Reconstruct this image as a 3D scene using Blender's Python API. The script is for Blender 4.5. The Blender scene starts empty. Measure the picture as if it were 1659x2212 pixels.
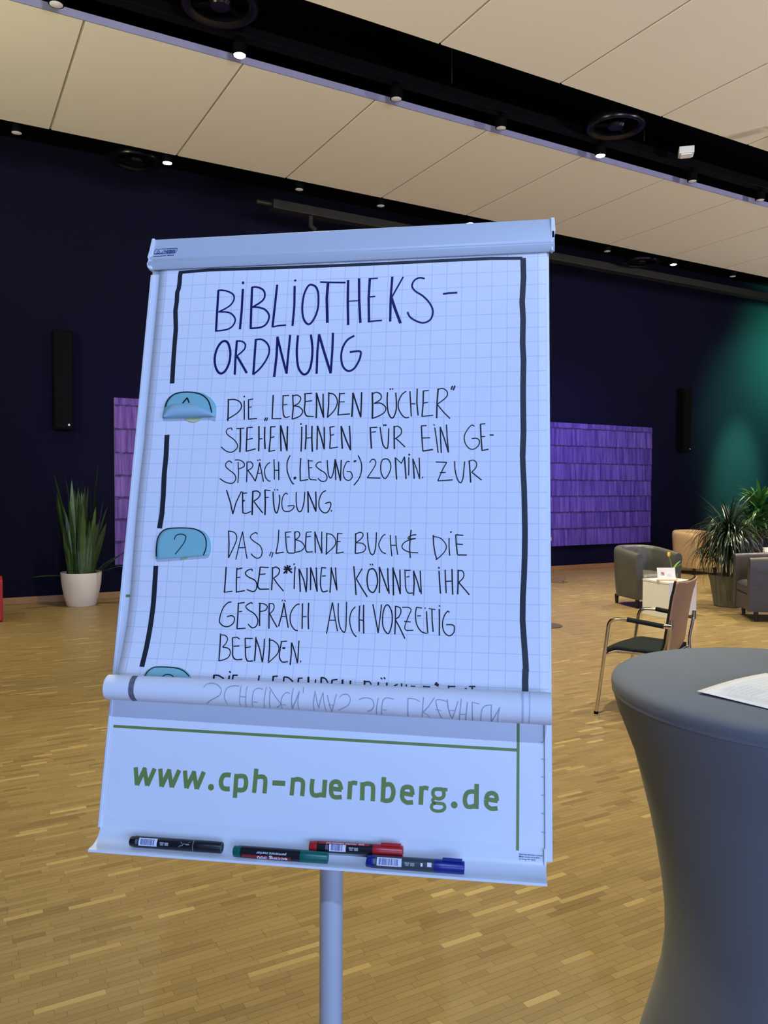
import bpy, math, random
import numpy as np
from mathutils import Matrix, Vector
PI = math.pi
C = bpy.context.scene.collection
scn = bpy.context.scene

# ---------------------------------------------------------------- camera
CAM = Vector((0.0, 0.0, 1.53))
cam_d = bpy.data.cameras.new('camera'); cam = bpy.data.objects.new('camera', cam_d); C.objects.link(cam)
RGT = Vector((0.8731847, -0.4873526, 0.0059935)); DWN = Vector((-0.011864, -0.0335468, -0.9993667)); FWD = Vector((0.487245, 0.8725606, -0.0350745))
cam.matrix_world = Matrix(((RGT.x, -DWN.x, -FWD.x, CAM.x), (RGT.y, -DWN.y, -FWD.y, CAM.y), (RGT.z, -DWN.z, -FWD.z, CAM.z), (0, 0, 0, 1)))
cam_d.sensor_fit = 'HORIZONTAL'; cam_d.sensor_width = 36; cam_d.lens = 36 * 1720.68 / 1659; cam_d.clip_start = 0.05
scn.camera = cam
vs = scn.view_settings; vs.view_transform = 'Standard'; vs.look = 'None'; vs.gamma = 1; vs.use_curve_mapping = False
vs.exposure = 0.5

BLUE_E, STAGE_E, NEAR_E, FAR_E, UP_E, GREEN_E, VIOLET_E, TABLE_E = 430.0, 430.0, 430.0, 740.0, 660.0, 4500.0, 400.0, 118.0
# ---------------------------------------------------------------- world and lights
w = bpy.data.worlds.new('world'); scn.world = w; w.use_nodes = True
w.node_tree.nodes['Background'].inputs[0].default_value = (0.02, 0.025, 0.06, 1)
w.node_tree.nodes['Background'].inputs[1].default_value = 0.3

def aim(o, loc, to):
    d = (Vector(to) - Vector(loc)).normalized()
    o.rotation_mode = 'QUATERNION'; o.rotation_quaternion = d.to_track_quat('-Z', 'Y'); o.location = loc

def spot(name, loc, to, power, col, size=60, blend=0.6, rad=0.05):
    d = bpy.data.lights.new(name, 'SPOT'); d.energy = power; d.color = col
    d.spot_size = math.radians(size); d.spot_blend = blend; d.shadow_soft_size = rad
    o = bpy.data.objects.new(name, d); C.objects.link(o); aim(o, loc, to); return o

# blue area light from behind the camera; the glass front is added, unseen
da = bpy.data.lights.new('rear_blue_light', 'AREA'); da.shape = 'RECTANGLE'; da.size = 9.0; da.size_y = 2.6
da.energy = BLUE_E; da.color = (0.33, 0.50, 1.0)
oa = bpy.data.objects.new('rear_blue_light', da); C.objects.link(oa); aim(oa, (1.0, -6.4, 1.75), (2.6, 4, 1.9))
# cool stage spot above and behind the camera: lights the flip chart from above
spot('stage_light', (-1.0, -2.7, 4.85), (0.6, 1.2, 1.4), STAGE_E, (0.40, 0.58, 1.0), 26, 0.7, 0.05)
WARM = (1.0, 0.90, 0.62)
for x in (-1.3, 0.9, 3.3, 6.1, 8.5, 11.4):                     # rows of warm downlights above the floor
    spot('downlight_lamp', (x, 3.15, 4.9), (x, 3.2, 0), NEAR_E * {-1.3: .1, .9: .78, 3.3: 1.25}.get(x, 1), WARM, 84, 0.9)
for x in (-1.3, 2.1, 6.1, 10.0):
    spot('downlight_lamp', (x, -2.2, 4.9), (x, -2.2, 0), NEAR_E, WARM, 84, 0.9)
for x in (2.145, 6.05, 10.0, 14.0, -1.9):
    spot('downlight_lamp', (x, 6.26, 4.9), (x, 6.3, 0), FAR_E * (.36 if x < 3 else .85), WARM, 84, 0.9)
for x in (2.18, 6.14, 9.98, 13.9, -1.8):
    spot('downlight_lamp', (x, 8.715, 4.9), (x, 9.0 if x < 3 else 8.3, 0), FAR_E * (.44 if x < 3 else .8), WARM, 78, 0.9)
# unseen fill spots, added to the sides and behind the camera, brighten the ceiling sails
for x, y, tx_, ty_, e, c in ((-3.6, 4.0, -1.0, 5.5, 1.35, (1.0, .95, .60)), (1.6, -1.8, 2.2, .8, 1.45, (1.0, .94, .82)), (9.4, -.6, 8.9, 2.4, 1.35, (1.0, .94, .92)), (14.0, 3.6, 13.0, 5.6, .65, (1.0, .96, .98))):
    spot('sail_fill_light', (x, y, 3.1), (tx_, ty_, 5.2), UP_E * e, c, 136, 1.0, 0.5)
# coloured wall washers
spot('green_wall_light', (14.6, 8.6, 4.9), (14.47, 10.9, 1.7), GREEN_E, (0.14, 1.0, 0.30), 30, 1.0, 0.2)
spot('green_wall_light', (15.2, 7.6, 4.9), (15.2, 10.9, 3.2), GREEN_E * .5, (0.14, 1.0, 0.35), 66, 1.0, 0.2)
spot('green_wall_light', (16.3, 8.6, 4.7), (16.2, 10.9, 4.5), GREEN_E * .45, (0.05, 1.0, 0.24), 88, 1.0, 0.1)
# unseen cool white spot added to brighten the high table and its form
spot('table_fill_light', (2.3, 1.2, 4.9), (1.72, 1.08, 1.1), TABLE_E, (0.86, 1.0, 1.0), 17, 0.6, 0.05)
spot('violet_wall_light', (8.2, 7.6, 4.8), (9.9, 10.9, 1.4), VIOLET_E, (0.35, 0.22, 1.0), 62, 1.0, 0.1)
spot('violet_wall_light', (0.5, 7.6, 4.8), (3.0, 10.9, 1.4), VIOLET_E * .4, (0.55, 0.35, 1.0), 55, 1.0, 0.1)
spot('violet_wall_light', (13.5, 3.0, 4.8), (7.7, 6.6, 0.3), VIOLET_E * 1.5, (0.45, 0.25, 1.0), 34, 1.0, 0.1)

# ---------------------------------------------------------------- materials
def mat(name, col, rough=0.6, metal=0.0, spec=0.5, emit=None, estr=0, trans=0, coat=0, sheen=0, noise=None, bump=None):
    m = bpy.data.materials.new(name); m.use_nodes = True; nt = m.node_tree; b = nt.nodes['Principled BSDF']
    b.inputs['Base Color'].default_value = (*col, 1); b.inputs['Roughness'].default_value = rough; b.inputs['Metallic'].default_value = metal
    b.inputs['Specular IOR Level'].default_value = spec; b.inputs['Transmission Weight'].default_value = trans
    b.inputs['Coat Weight'].default_value = coat; b.inputs['Sheen Weight'].default_value = sheen
    if emit: b.inputs['Emission Color'].default_value = (*emit, 1); b.inputs['Emission Strength'].default_value = estr
    tc = None
    if noise or bump:
        tc = nt.nodes.new('ShaderNodeTexCoord')
    if noise:                                    # (scale, darkest factor)
        n = nt.nodes.new('ShaderNodeTexNoise'); n.inputs['Scale'].default_value = noise[0]; n.inputs['Detail'].default_value = 5
        nt.links.new(tc.outputs['Object'], n.inputs['Vector'])
        r = nt.nodes.new('ShaderNodeMapRange'); r.inputs['To Min'].default_value = noise[1]; r.inputs['To Max'].default_value = 2 - noise[1]
        nt.links.new(n.outputs['Fac'], r.inputs['Value'])
        mx = nt.nodes.new('ShaderNodeMix'); mx.data_type = 'RGBA'; mx.blend_type = 'MULTIPLY'; mx.inputs['Factor'].default_value = 1
        mx.inputs['A'].default_value = (*col, 1); nt.links.new(r.outputs['Result'], mx.inputs['B']); nt.links.new(mx.outputs['Result'], b.inputs['Base Color'])
    if bump:                                     # (scale, strength, distance)
        n = nt.nodes.new('ShaderNodeTexNoise'); n.inputs['Scale'].default_value = bump[0]; n.inputs['Detail'].default_value = 4
        nt.links.new(tc.outputs['Object'], n.inputs['Vector'])
        u = nt.nodes.new('ShaderNodeBump'); u.inputs['Strength'].default_value = bump[1]; u.inputs['Distance'].default_value = bump[2]
        nt.links.new(n.outputs['Fac'], u.inputs['Height']); nt.links.new(u.outputs['Normal'], b.inputs['Normal'])
    return m

M = {}
M['wall'] = mat('navy_paint', (0.0068, 0.0068, 0.0215), 0.9, spec=.04, noise=(.6, .9), bump=(120, .15, .001))
M['ceil'] = mat('black_ceiling', (0.002, 0.002, 0.006), 0.9, spec=.05, noise=(1.5, .7))
M['sail'] = mat('cream_ceiling_panel', (0.74, 0.69, 0.60), 0.45, spec=.3, noise=(1.2, .97))
M['joint'] = mat('taupe_joint', (0.40, 0.35, 0.28), 0.8, spec=.1, noise=(3, .95))
M['black'] = mat('black_metal', (0.001, 0.001, 0.002), 0.6, spec=.06, noise=(8, .8))
M['ring'] = mat('dark_glossy_ring', (0.002, 0.002, 0.004), 0.28, spec=.3, noise=(8, .8))
M['fascia'] = mat('lilac_lit_edge', (0.20, 0.20, 0.33), 0.5, noise=(5, .9))  # lilac tone of the light falling on the sail edge, put into its colour
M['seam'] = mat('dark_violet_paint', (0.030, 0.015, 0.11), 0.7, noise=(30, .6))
M['duct'] = mat('warm_lit_duct', (0.006, 0.005, 0.003), 0.6, noise=(6, .7))  # brown tint stands in for warm light reflected on the beam
M['lens_off'] = mat('frosted_lens', (0.6, 0.6, 0.66), 0.3, noise=(20, .95))
M['lens_on'] = mat('glowing_lens', (1, 1, 1), 0.3, emit=(1.0, 0.97, 0.88), estr=14)
M['base'] = mat('oak_baseboard', (0.34, 0.18, 0.065), 0.5, noise=(9, .8))
M['white'] = mat('white_plastic', (0.72, 0.73, 0.74), 0.45, noise=(14, .97))
M['enamel'] = mat('white_enamel', (0.78, 0.79, 0.80), 0.32, noise=(10, .98), coat=.2)
M['barw'] = mat('light_grey_aluminium', (0.50, 0.53, 0.56), 0.42, noise=(10, .97))
M['paper'] = mat('white_paper', (0.80, 0.79, 0.80), 0.75, spec=.2, noise=(5, .98), bump=(14, .12, .004))
M['poster'] = mat('white_poster', (0.80, 0.81, 0.83), 0.28, noise=(7, .98))
M['green'] = mat('green_print', (0.17, 0.25, 0.06), 0.5, noise=(30, .95))
M['inkblue'] = mat('blue_marker_ink', (0.004, 0.006, 0.09), 0.5, spec=.3, noise=(60, .35))
M['ink'] = mat('black_marker_ink', (0.006, 0.006, 0.012), 0.5, spec=.3, noise=(60, .5))
M['band'] = mat('thick_black_marker_ink', (0.018, 0.020, 0.028), 0.5, spec=.3, noise=(35, .8))
M['inkfaint'] = mat('ink_showing_through', (0.36, 0.36, 0.42), 0.7, noise=(160, .85))
M['inkfaint2'] = mat('band_showing_through', (0.13, 0.13, 0.16), 0.7, noise=(220, .4))
M['inknavy'] = mat('navy_print', (0.02, 0.03, 0.16), 0.5, noise=(60, .9))
M['sticker'] = mat('light_blue_paper', (0.24, 0.50, 0.50), 0.6, noise=(12, .95))
M['sticker_back'] = mat('pale_blue_paper_back', (0.34, 0.52, 0.58), 0.6, noise=(12, .95))
M['glue'] = mat('yellow_tack', (0.62, 0.60, 0.30), 0.6, noise=(60, .9))
M['pole'] = mat('grey_powder_coat', (0.50, 0.52, 0.55), 0.35, metal=.1, noise=(10, .97))
M['pblack'] = mat('black_marker_barrel', (0.010, 0.011, 0.014), 0.32, noise=(30, .9))
M['pgrey'] = mat('grey_marker_barrel', (0.055, 0.06, 0.07), 0.35, noise=(30, .9))
M['pgreen'] = mat('green_cap', (0.0, 0.12, 0.085), 0.35, noise=(30, .9))
M['pred'] = mat('red_cap', (0.50, 0.015, 0.018), 0.35, noise=(30, .9))
M['pblue'] = mat('blue_cap', (0.008, 0.018, 0.20), 0.35, noise=(30, .9))
M['redband'] = mat('red_print', (0.30, 0.015, 0.02), 0.4, noise=(30, .9))
M['label'] = mat('white_label', (0.8, 0.8, 0.82), 0.5, noise=(30, .97))
M['barcode'] = mat('barcode_ink', (0.05, 0.06, 0.30), 0.5, noise=(30, .8))
M['greyprint'] = mat('grey_print', (0.30, 0.31, 0.32), 0.5, noise=(300, .6))
M['stretch'] = mat('grey_stretch_fabric', (0.145, 0.157, 0.175), 0.85, spec=.2, sheen=.15, noise=(8, .95), bump=(900, .2, .0005))
M['chrome'] = mat('chrome', (0.62, 0.60, 0.58), 0.13, metal=1, noise=(4, .95))
M['blackpad'] = mat('black_seat_fabric', (0.012, 0.016, 0.018), 0.9, spec=.2, noise=(60, .8), bump=(400, .3, .001))
M['ply'] = mat('beech_plywood', (0.42, 0.225, 0.13), 0.38, noise=(5, .92))
M['plyedge'] = mat('plywood_edge', (0.62, 0.46, 0.30), 0.5, noise=(50, .85))
M['leather'] = mat('grey_leather', (0.075, 0.073, 0.066), 0.42, spec=.5, noise=(3, .85), bump=(7, .35, .03))
M['leather2'] = mat('dark_grey_leather', (0.055, 0.048, 0.050), 0.45, spec=.5, noise=(3, .85), bump=(7, .3, .03))
M['beige'] = mat('beige_leather', (0.66, 0.46, 0.20), 0.42, spec=.5, noise=(3, .9), bump=(6, .35, .03))
M['darkwood'] = mat('black_stained_wood', (0.010, 0.008, 0.008), 0.5, noise=(20, .8))
M['cube'] = mat('white_laminate', (0.72, 0.70, 0.64), 0.5, noise=(4, .97))
M['pine'] = mat('pine_strip', (0.55, 0.40, 0.18), 0.5, noise=(20, .85))
M['potw'] = mat('cream_ceramic', (0.80, 0.75, 0.68), 0.4, noise=(6, .95))
M['potg'] = mat('grey_green_ceramic', (0.13, 0.125, 0.09), 0.45, noise=(5, .85))
M['soil'] = mat('dark_soil', (0.02, 0.014, 0.010), 0.95, noise=(40, .5), bump=(60, .6, .01))
M['leafd'] = mat('dark_leaf', (0.012, 0.030, 0.012), 0.32, spec=.6, noise=(9, .6))
M['leafs'] = mat('snake_plant_leaf', (0.040, 0.085, 0.022), 0.4, spec=.5, noise=(14, .5))
M['leafy'] = mat('bright_leaf', (0.05, 0.17, 0.035), 0.35, spec=.6, noise=(9, .6))
M['stem'] = mat('brown_stem', (0.10, 0.065, 0.04), 0.8, noise=(20, .6), bump=(40, .5, .01))
M['tulip'] = mat('yellow_petal', (0.85, 0.55, 0.02), 0.5, noise=(20, .85))
M['tulipg'] = mat('tulip_green', (0.16, 0.36, 0.05), 0.5, noise=(20, .8))
M['glass'] = mat('clear_glass', (1, 1, 1), 0.03, trans=1.0)
M['flame'] = mat('candle_flame', (1, .5, .1), 0.5, emit=(1.0, 0.42, 0.05), estr=6)
M['wax'] = mat('white_wax', (0.75, 0.70, 0.6), 0.5, noise=(10, .95))
M['redcube'] = mat('red_upholstery', (0.42, 0.012, 0.02), 0.6, noise=(6, .9))
M['speaker'] = mat('black_speaker_cloth', (0.0035, 0.0035, 0.004), 0.85, spec=.1, noise=(80, .7))
M['disc'] = mat('brown_steel_plate', (0.075, 0.055, 0.055), 0.5, noise=(20, .8))
M['outlet'] = mat('bronze_floor_plate', (0.16, 0.10, 0.06), 0.45, noise=(20, .8))
M['frame'] = mat('pale_wood_frame', (0.30, 0.24, 0.20), 0.5, noise=(20, .85))
M['print_red'] = mat('red_print_on_card', (0.65, 0.06, 0.06), 0.5, noise=(60, .7))
M['print_grey'] = mat('grey_print_on_card', (0.42, 0.43, 0.46), 0.6, noise=(60, .8))
M['tick'] = mat('pale_blue_print', (0.50, 0.55, 0.68), 0.6, noise=(60, .95))
M['sub'] = mat('floor_screed', (0.10, 0.065, 0.03), 0.7, noise=(20, .8))
M['oakflat'] = mat('oak_floor_far', (0.34, 0.225, 0.09), 0.4, noise=(20, .8))

for k_ in ('leafs', 'leafy'):                       # leaves differ a little from one another
    nt = M[k_].node_tree; b_ = nt.nodes['Principled BSDF']; src = b_.inputs['Base Color'].links[0].from_socket
    oi = nt.nodes.new('ShaderNodeObjectInfo'); mr = nt.nodes.new('ShaderNodeMapRange'); mr.inputs['To Min'].default_value = .45; mr.inputs['To Max'].default_value = 1.5
    mx = nt.nodes.new('ShaderNodeMix'); mx.data_type = 'RGBA'; mx.blend_type = 'MULTIPLY'; mx.inputs['Factor'].default_value = 1
    nt.links.new(oi.outputs['Random'], mr.inputs['Value']); nt.links.new(src, mx.inputs['A']); nt.links.new(mr.outputs['Result'], mx.inputs['B']); nt.links.new(mx.outputs['Result'], b_.inputs['Base Color'])

def grid_paper():
    m = mat('squared_paper', (0.80, 0.79, 0.80), 0.75, spec=.2); nt = m.node_tree; b = nt.nodes['Principled BSDF']
    uv = nt.nodes.new('ShaderNodeUVMap'); uv.uv_map = 'UVMap'; sp = nt.nodes.new('ShaderNodeSeparateXYZ'); nt.links.new(uv.outputs[0], sp.inputs[0])
    def math_(op, a, bb=None, clamp=False):
        n = nt.nodes.new('ShaderNodeMath'); n.operation = op; n.use_clamp = clamp
        for i, q in enumerate((a, bb)):
            if q is None: continue
            if isinstance(q, (int, float)): n.inputs[i].default_value = q
            else: nt.links.new(q, n.inputs[i])
        return n.outputs[0]
    outs = []
    for s, wd in ((sp.outputs[0], .022), (sp.outputs[1], .030)):
        f = math_('FRACT', math_('ADD', s, 0.5)); d = math_('ABSOLUTE', math_('SUBTRACT', f, 0.5))
        outs.append(math_('LESS_THAN', d, wd))
    a = math_('MULTIPLY', outs[0], 0.48); c = math_('MULTIPLY', outs[1], math_('MULTIPLY', math_('LESS_THAN', sp.outputs[0], 26.55), 0.34))
    fac = math_('MAXIMUM', a, c)
    mx = nt.nodes.new('ShaderNodeMix'); mx.data_type = 'RGBA'; mx.inputs['A'].default_value = (0.80, 0.79, 0.80, 1); mx.inputs['B'].default_value = (0.32, 0.40, 0.66, 1)
    nt.links.new(fac, mx.inputs['Factor']); nt.links.new(mx.outputs['Result'], b.inputs['Base Color'])
    n = nt.nodes.new('ShaderNodeTexNoise'); n.inputs['Scale'].default_value = .35; n.inputs['Detail'].default_value = 3; nt.links.new(uv.outputs[0], n.inputs['Vector'])
    u = nt.nodes.new('ShaderNodeBump'); u.inputs['Strength'].default_value = .25; u.inputs['Distance'].default_value = .006
    nt.links.new(n.outputs['Fac'], u.inputs['Height']); nt.links.new(u.outputs['Normal'], b.inputs['Normal'])
    return m
M['grid'] = grid_paper()

def parquet():
    m = mat('oak_strip_parquet', (0.5, 0.35, 0.16), 0.36, spec=.5); nt = m.node_tree; b = nt.nodes['Principled BSDF']
    at = nt.nodes.new('ShaderNodeAttribute'); at.attribute_name = 'tone'
    cr = nt.nodes.new('ShaderNodeValToRGB'); e = cr.color_ramp.elements
    e[0].position = 0; e[0].color = (0.20, 0.135, 0.055, 1); e[1].position = 1; e[1].color = (0.43, 0.32, 0.13, 1)
    k = e.new(.45); k.color = (0.255, 0.178, 0.073, 1); k = e.new(.82); k.color = (0.30, 0.213, 0.088, 1)
    nt.links.new(at.outputs['Fac'], cr.inputs[0])
    g = nt.nodes.new('ShaderNodeNewGeometry'); mp = nt.nodes.new('ShaderNodeMapping'); mp.inputs['Scale'].default_value = (6, 120, 1)
    nt.links.new(g.outputs['Position'], mp.inputs[0])
    n = nt.nodes.new('ShaderNodeTexNoise'); n.inputs['Scale'].default_value = 1.5; n.inputs['Detail'].default_value = 5; nt.links.new(mp.outputs[0], n.inputs['Vector'])
    r = nt.nodes.new('ShaderNodeMapRange'); r.inputs['To Min'].default_value = .93; r.inputs['To Max'].default_value = 1.07; nt.links.new(n.outputs['Fac'], r.inputs['Value'])
    mx = nt.nodes.new('ShaderNodeMix'); mx.data_type = 'RGBA'; mx.blend_type = 'MULTIPLY'; mx.inputs['Factor'].default_value = 1
    nt.links.new(cr.outputs[0], mx.inputs['A']); nt.links.new(r.outputs[0], mx.inputs['B']); nt.links.new(mx.outputs['Result'], b.inputs['Base Color'])
    return m
M['parquet'] = parquet()

def brushed_violet(name, c0, c1, seed):
    m = mat(name, c0, 0.6, spec=.25); nt = m.node_tree; b = nt.nodes['Principled BSDF']
    tc = nt.nodes.new('ShaderNodeTexCoord'); mp = nt.nodes.new('ShaderNodeMapping'); mp.inputs['Scale'].default_value = (8, 1, .5); mp.inputs['Location'].default_value = (seed, 0, 0)
    oi = nt.nodes.new('ShaderNodeObjectInfo'); va = nt.nodes.new('ShaderNodeVectorMath'); va.operation = 'SCALE'; va.inputs[0].default_value = (37, 11, 5); nt.links.new(oi.outputs['Random'], va.inputs['Scale'])
    vb = nt.nodes.new('ShaderNodeVectorMath'); vb.operation = 'ADD'; nt.links.new(tc.outputs['Object'], vb.inputs[0]); nt.links.new(va.outputs[0], vb.inputs[1]); nt.links.new(vb.outputs[0], mp.inputs[0])
    n = nt.nodes.new('ShaderNodeTexNoise'); n.inputs['Scale'].default_value = 2.2; n.inputs['Detail'].default_value = 6; n.inputs['Roughness'].default_value = .65; nt.links.new(mp.outputs[0], n.inputs['Vector'])
    cr = nt.nodes.new('ShaderNodeValToRGB'); e = cr.color_ramp.elements
    e[0].position = .38; e[0].color = (*c0, 1); e[1].position = .66; e[1].color = (*c1, 1); nt.links.new(n.outputs['Fac'], cr.inputs[0]); nt.links.new(cr.outputs[0], b.inputs['Base Color'])
    return m
M['violet'] = brushed_violet('violet_brushed_paint', (0.055, 0.030, 0.22), (0.17, 0.11, 0.47), 0)
M['violet2'] = brushed_violet('mauve_brushed_paint', (0.08, 0.038, 0.22), (0.22, 0.125, 0.42), 7)

# ---------------------------------------------------------------- mesh helpers
class MB:
    def __init__(s): s.v = []; s.f = []; s.uv = None
    def add(s, vs, fs):
        k = len(s.v); s.v += [tuple(p) for p in vs]; s.f += [tuple(i + k for i in f) for f in fs]; return s
    def box(s, c, d, R=None):
        P = []
        for z in (-.5, .5):
            for x, y in ((-.5, -.5), (.5, -.5), (.5, .5), (-.5, .5)):
                q = Vector((x * d[0], y * d[1], z * d[2]))
                if R: q = R @ q
                P.append(q + Vector(c))
        return s.add(P, [(3, 2, 1, 0), (4, 5, 6, 7), (0, 1, 5, 4), (1, 2, 6, 5), (2, 3, 7, 6), (3, 0, 4, 7)])
    def lathe(s, prof, n=32, c=(0, 0, 0), R=None, cap=True):
        P = []; k = len(prof)
        for i in range(n):
            a = 2 * PI * i / n
            for r, z in prof:
                q = Vector((r * math.cos(a), r * math.sin(a), z))
                if R: q = R @ q
                P.append(q + Vector(c))
        F = []
        for i in range(n):
            j = (i + 1) % n
            for t in range(k - 1): F.append((i * k + t, j * k + t, j * k + t + 1, i * k + t + 1))
        if cap:
            F.append(tuple(i * k for i in reversed(range(n)))); F.append(tuple(i * k + k - 1 for i in range(n)))
        return s.add(P, F)
    def tube(s, path, r, n=10, cap=True):
        path = [Vector(p) for p in path]; rr = r if isinstance(r, (list, tuple)) else [r] * len(path)
        P = []; up = None
        for i, p in enumerate(path):
            t = (path[min(i + 1, len(path) - 1)] - path[max(i - 1, 0)]).normalized()
            if up is None: up = Vector((0, 0, 1)) if abs(t.z) < .9 else Vector((0, 1, 0))
            a = t.cross(up)
            if a.length < 1e-5: a = t.cross(Vector((1, 0, 0)))
            a.normalize(); b_ = a.cross(t).normalized(); up = b_
            for k in range(n):
                an = 2 * PI * k / n; P.append(p + (a * math.cos(an) + b_ * math.sin(an)) * rr[i])
        F = []
        for i in range(len(path) - 1):
            for k in range(n):
                F.append((i * n + k, i * n + (k + 1) % n, (i + 1) * n + (k + 1) % n, (i + 1) * n + k))
        if cap: F.append(tuple(reversed(range(n)))); F.append(tuple((len(path) - 1) * n + k for k in range(n)))
        return s.add(P, F)
    def prism(s, poly, fn0, fn1):                   # polygon extruded between two mappings
        n = len(poly); P = [fn0(*p) for p in poly] + [fn1(*p) for p in poly]
        F = [tuple(reversed(range(n))), tuple(range(n, 2 * n))] + [(i, (i + 1) % n, (i + 1) % n + n, i + n) for i in range(n)]
        return s.add(P, F)
    def grid(s, fn, nu, nv):
        P = [fn(i / nu, j / nv) for j in range(nv + 1) for i in range(nu + 1)]
        F = [(j * (nu + 1) + i, j * (nu + 1) + i + 1, (j + 1) * (nu + 1) + i + 1, (j + 1) * (nu + 1) + i) for j in range(nv) for i in range(nu)]
        return s.add(P, F)

def setp(o, label=None, cat=None, group=None, kind=None):
    for k, v_ in (('label', label), ('category', cat), ('group', group), ('kind', kind)):
        if v_: o[k] = v_
    return o

def obj(name, mb, m, parent=None, smooth=None, bevel=0, solid=0, off=None, seg=2):
    me = bpy.data.meshes.new(name)
    vs_ = mb.v if off is None else [(p[0] - off[0], p[1] - off[1], p[2] - off[2]) for p in mb.v]
    me.from_pydata([tuple(p) for p in vs_], [], mb.f); me.update()
    me.materials.append(m)
    if smooth is not None:
        me.shade_smooth()
        if smooth < 180: me.set_sharp_from_angle(angle=math.radians(smooth))
    o = bpy.data.objects.new(name, me); C.objects.link(o)
    if parent: o.parent = parent
    if solid:
        k = o.modifiers.new('solidify', 'SOLIDIFY'); k.thickness = solid; k.offset = 0
    if bevel:
        k = o.modifiers.new('bevel', 'BEVEL'); k.width = bevel; k.segments = seg; k.limit_method = 'ANGLE'; k.angle_limit = math.radians(40)
        me.shade_smooth(); me.set_sharp_from_angle(angle=math.radians(50))
    return o

def thing(name, label, cat, loc=(0, 0, 0), rz=0, group=None):
    o = bpy.data.objects.new(name, None); o.empty_display_size = .1; C.objects.link(o); o.location = loc; o.rotation_euler = (0, 0, rz)
    return setp(o, label, cat, group)

def dup(root, loc, rz, label=None, group=None):
    def cp(o, par):
        c = o.copy(); C.objects.link(c); c.parent = par
        for ch in list(o.children): cp(ch, c)
        return c
    r = cp(root, None); r.location = loc; r.rotation_euler = (0, 0, rz)
    if label: r['label'] = label
    if group: r['group'] = group
    return r

def catmull(p, step=4):
    out = []; n = len(p); closed = n > 3 and math.dist(p[0], p[-1]) < .6
    for i in range(n - 1):
        p0 = p[i - 1] if i > 0 else (p[-2] if closed else p[0]); p1, p2 = p[i], p[i + 1]
        p3 = p[i + 2] if i + 2 < n else (p[1] if closed else p[-1])
        for k in range(step):
            t = k / step
            out.append(tuple(.5 * ((2 * p1[a]) + (-p0[a] + p2[a]) * t + (2 * p0[a] - 5 * p1[a] + 4 * p2[a] - p3[a]) * t * t + (-p0[a] + 3 * p1[a] - 3 * p2[a] + p3[a]) * t ** 3) for a in (0, 1)))
    return out + [tuple(p[-1])]

def ribbons(data, fn, cap=.25, step=7, nrm=None):
    """flat pen strokes: polylines in (u, v) millimetres laid on a surface fn(u, v)"""
    mb = MB()
    for si, s in enumerate(data.split(';')):
        lift = (nrm or Vector((0, 0, 0))) * (2e-5 * (si % 8))
        sm = s.startswith('~'); w_, *pts = s.lstrip('~').split(); w_ = float(w_) / 2
        p = [tuple(map(float, q.split(','))) for q in pts]
        if sm: p = catmull(p)
        q = []
        for i in range(len(p) - 1):
            L = math.dist(p[i], p[i + 1]); k = max(1, int(L / step))
            q += [tuple(p[i][a] + (p[i + 1][a] - p[i][a]) * j / k for a in (0, 1)) for j in range(k)]
        q.append(p[-1]); n = len(q); L_, R_ = [], []
        for i in range(n):
            a, b_ = q[max(i - 1, 0)], q[min(i + 1, n - 1)]; dx, dy = b_[0] - a[0], b_[1] - a[1]; l = math.hypot(dx, dy) or 1
            nx, ny = -dy / l * w_, dx / l * w_
            ex = ey = 0
            if i == 0: ex, ey = -dx / l * w_ * cap, -dy / l * w_ * cap
            if i == n - 1: ex, ey = dx / l * w_ * cap, dy / l * w_ * cap
            L_.append(fn(q[i][0] + nx + ex, q[i][1] + ny + ey)); R_.append(fn(q[i][0] - nx + ex, q[i][1] - ny + ey))
        mb.add([Vector(p_) + lift for p_ in L_ + R_], [(i + 1, i, n + i, n + i + 1) for i in range(n - 1)])
    return mb

def text_mesh(body, size, fn, shear=0, bold=0, center=False):
    cu = bpy.data.curves.new('text', 'FONT'); cu.body = body; cu.size = size; cu.shear = shear; cu.offset = bold; cu.resolution_u = 3
    if center: cu.align_x = 'CENTER'
    t = bpy.data.objects.new('text', cu); C.objects.link(t); dg = bpy.context.evaluated_depsgraph_get(); dg.update()
    me = bpy.data.meshes.new_from_object(t.evaluated_get(dg))
    mb = MB(); mb.add([fn(v.co.x, v.co.y) for v in me.vertices], [tuple(p.vertices) for p in me.polygons])
    bpy.data.objects.remove(t); bpy.data.meshes.remove(me); bpy.data.curves.remove(cu)
    return mb

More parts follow.
